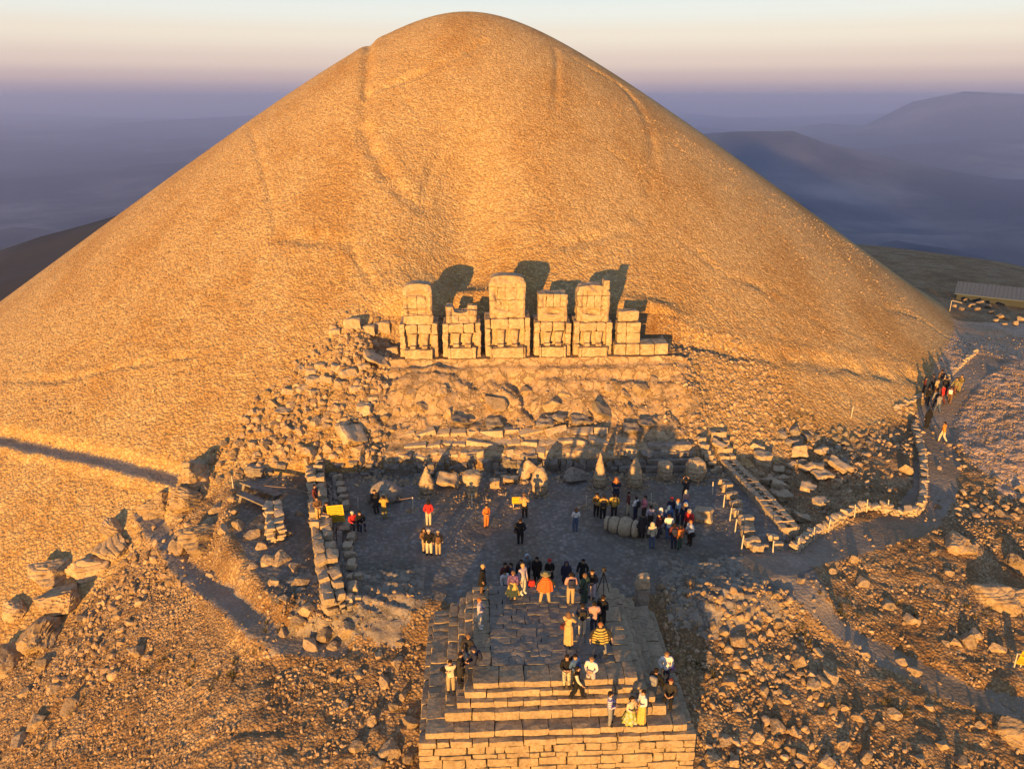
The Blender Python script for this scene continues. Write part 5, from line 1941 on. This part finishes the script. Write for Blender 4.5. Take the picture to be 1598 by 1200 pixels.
bg_(838, 869, "person in a long plain black coat behind the altar, left of the red hat", 'coat', 'black', lc='black', dy=.8)
bg_(859, 873, "person in black with a red hat behind the altar", 'coat', 'black', lc='black', hair='cap', hc='red', dy=.5, ps='front')
bg_(884, 877, "person in dark navy behind the altar, right of the red hat", 'coat', 'navy', lc='navy', hair='hood', hc='navy', dy=.3)
bg_(909, 874, "person in an open black jacket over white behind the altar", 'jacket', 'black', lc='black', dy=.3, ps='walk', face='cl')
bg_(896, 893, "person crouching in black behind the brown jacket", 'jacket', 'black', lc='black', dy=-.4, h=.9)
W(850, 940, "person in a wide orange cape and patterned hat at the rear of the altar top", 'cape', 'orange', lc='khaki', hair='brim', hc='olive', face='away', ps='wide', stripe=('h', (.55, .07, .02), 3.2), h=1.02)
W(890, 942, "person in a brown jacket and khaki trousers with arms folded on the altar", 'jacket', 'rose', lc='khaki', face='away', ps='front', h=1.04)
W(912, 943, "person in a dark green jacket seen from behind on the altar", 'jacket', 'green', lc='green', face='al', ps='front', hc='brown', h=1.05)
W(923, 933, "person in dark grey behind the dark green jacket, next to the tripod", 'jacket', 'dark', lc='lilac', face='cl', ps='front')
W(750, 980, "person in a grey blue jacket stooping at the left edge of the altar top", 'jacket', 'lilac', lc='silver', hc='ginger', face='right', ps='front', sc_='white')
W(887, 1006, "person in a long tan dress holding a camera on the altar", 'shirt', 'tan', legs='long_skirt', lc='tan', ps='camera', face='ar', hair='long', hc='brown', extra='bag', ec='maroon', h=1.05)
W(908, 990, "person in a dark navy jacket and cream trousers on the altar", 'jacket', 'navy', lc='cream', ps='pocket', face='away', h=1.05)
W(927, 988, "person in a rose brown jacket with a pale bag on the altar", 'jacket', 'rose', lc='navy', ps='front', face='away', extra='bag', ec='silver')
W(938, 980, "person in black behind the rose brown jacket on the altar", 'jacket', 'black', lc='black', ps='front', face='ar', h=1.04)
W(937, 1023, "person in a yellow and black striped cape striding over the altar top", 'cape', 'yellow', lc='grey', ps='wide', face='cam', stripe=('h', (.03, .025, .02), 2.6), hair='short', hc='ginger', h=1.05)
# left steps
W(704, 1080, "person in an open black jacket over a cream shirt on the left steps", 'jacket', 'black', lc='khaki', ps='point', face='cam', extra='vest', ec='cream')
W(718, 1066, "person in a dark coat behind the one in the cream shirt, left steps", 'coat', 'dark', lc='black', face='right', ps='front')
W(731, 1040, "person in a brown jacket and jeans going up the left steps", 'jacket', 'dark', lc='jeans', face='ar', ps='walk', hc='brown')
W(742, 1046, "person in navy sitting on the left edge of the altar top", 'jacket', 'navy', lc='navy', ps='sit', face='left', hair='cap', hc='navy')
# front steps
W(884, 1072, "person in a black top and grey patterned trousers on the front steps", 'jacket', 'black', lc='grey', ps='front', face='cam', hair='long', lstripe=('v', (.4, .36, .25), 10))
W(894, 1070, "person in blue half hidden behind the striding one on the front steps", 'jacket', 'blue', lc='navy', ps='front', face='cr', extra='backpack', ec='black')
W(900, 1090, "person in a black vest with white sleeves striding along the front step", 'shirt', 'cream', lc='black', ps='walk', face='right', extra='vest', ec='black', hair='long')
W(921, 1075, "person in a white shirt and grey trousers carrying a paper on the front steps", 'shirt', 'white', lc='lilac', ps='front', face='cl', hc='brown')
W(952, 1131, "person in a blue and white striped sweater on the lowest wide step", 'jacket', 'white', lc='grey', ps='front', face='right', stripe=('h', (.14, .1, .32), 4.2))
W(982, 1134, "person in a pale patterned dress blowing sideways on the lowest wide step", 'shirt', 'cream', legs='skirt', lc='cream', ps='front', face='cr', hair='long', lstripe=('v', (.25, .3, .08), 6))
W(1000, 1128, "person in a white shirt and yellow cloth skirt beside the pale dress", 'shirt', 'white', legs='long_skirt', lc='yellow', ps='front', face='left')
# right steps
W(1037, 1068, "person in a bright white jacket with a camera on the right steps", 'jacket', 'white', lc='navy', ps='pocket', face='cam', hair='short', hc='brown', h=1.06, extra='bag', ec='purple')
W(1044, 1100, "person with dark red hair in dark clothes sitting low on the right steps", 'jacket', 'dark', lc='black', ps='sit', face='cl', hair='long', hc='maroon', dz=.1)
W(1022, 1082, "person in black with a grey pack sitting on the right steps", 'jacket', 'black', lc='black', ps='sit', face='ar', extra='backpack', ec='grey', dz=.1)
# the path on the right
W(1446, 632, "person in dark clothes at the left of the group on the right path", 'jacket', 'dark', lc='dark', face='ar', ps='walk', extra='backpack', ec='black')
W(1457, 636, "person in grey in the group on the right path", 'jacket', 'grey', lc='navy', face='away')
W(1468, 630, "person in a red jacket in the group on the right path", 'jacket', 'red', lc='maroon', face='al', ps='walk')
W(1460, 618, "person in khaki at the back of the group on the right path", 'jacket', 'khaki', lc='brown', face='away')
W(1481, 630, "person in maroon with a white pack in the group on the right path", 'jacket', 'maroon', lc='brown', face='ar', ps='walk', extra='backpack', ec='white')
W(1495, 612, "person in sandy patterned clothes at the right of the group on the path", 'jacket', 'khaki', lc='olive', face='left', stripe=('v', (.1, .08, .03), 8))
W(1445, 668, "person in black walking alone behind the group on the right path", 'coat', 'black', lc='black', face='away', hair='hood', hc='black')
W(1470, 690, "person in a yellow and orange jacket last on the right path", 'jacket', 'mustard', lc='cream', face='al', ps='walk', stripe=('v', (.6, .2, .03), 8), hair='short')
W(1452, 612, "person in dark blue at the rear left of the group on the right path", 'jacket', 'navy', lc='dark', face='away', ps='walk')
W(1466, 604, "person in a brown jacket farthest up in the group on the right path", 'jacket', 'brown', lc='khaki', face='away')
W(1474, 616, "person in black between the red and maroon walkers on the right path", 'jacket', 'black', lc='black', face='ar', extra='backpack', ec='dark')
W(1488, 618, "person in an olive jacket just left of the sandy clothes on the right path", 'jacket', 'olive', lc='brown', face='left', ps='walk')
W(1462, 644, "person in jeans and a grey top low in the group on the right path", 'jacket', 'grey', lc='jeans', face='away', ps='walk')
W(1440, 615, "person in dark red by the stone kerb left of the group on the path", 'jacket', 'maroon', lc='dark', face='right')
def red_bag():
    p = at(829, 914, 2.0)
    o = empty("bag", (p.x, p.y, 2.0))
    tag(o, "small bright red bag on the rear edge of the altar", "bag")
    mb = MB()
    mb.box(-.19, .19, -.12, .12, 0, .34, 3, 5, .08, .01)
    mb.build("pouch", cloth(K['red']), o, smooth=True)
    mb = MB()
    mb.tube([(-.1, 0, .32), (-.06, 0, .42), (.06, 0, .42), (.1, 0, .32)], .015, 6)
    mb.build("handle", M['ink'], o)
red_bag()
haze()
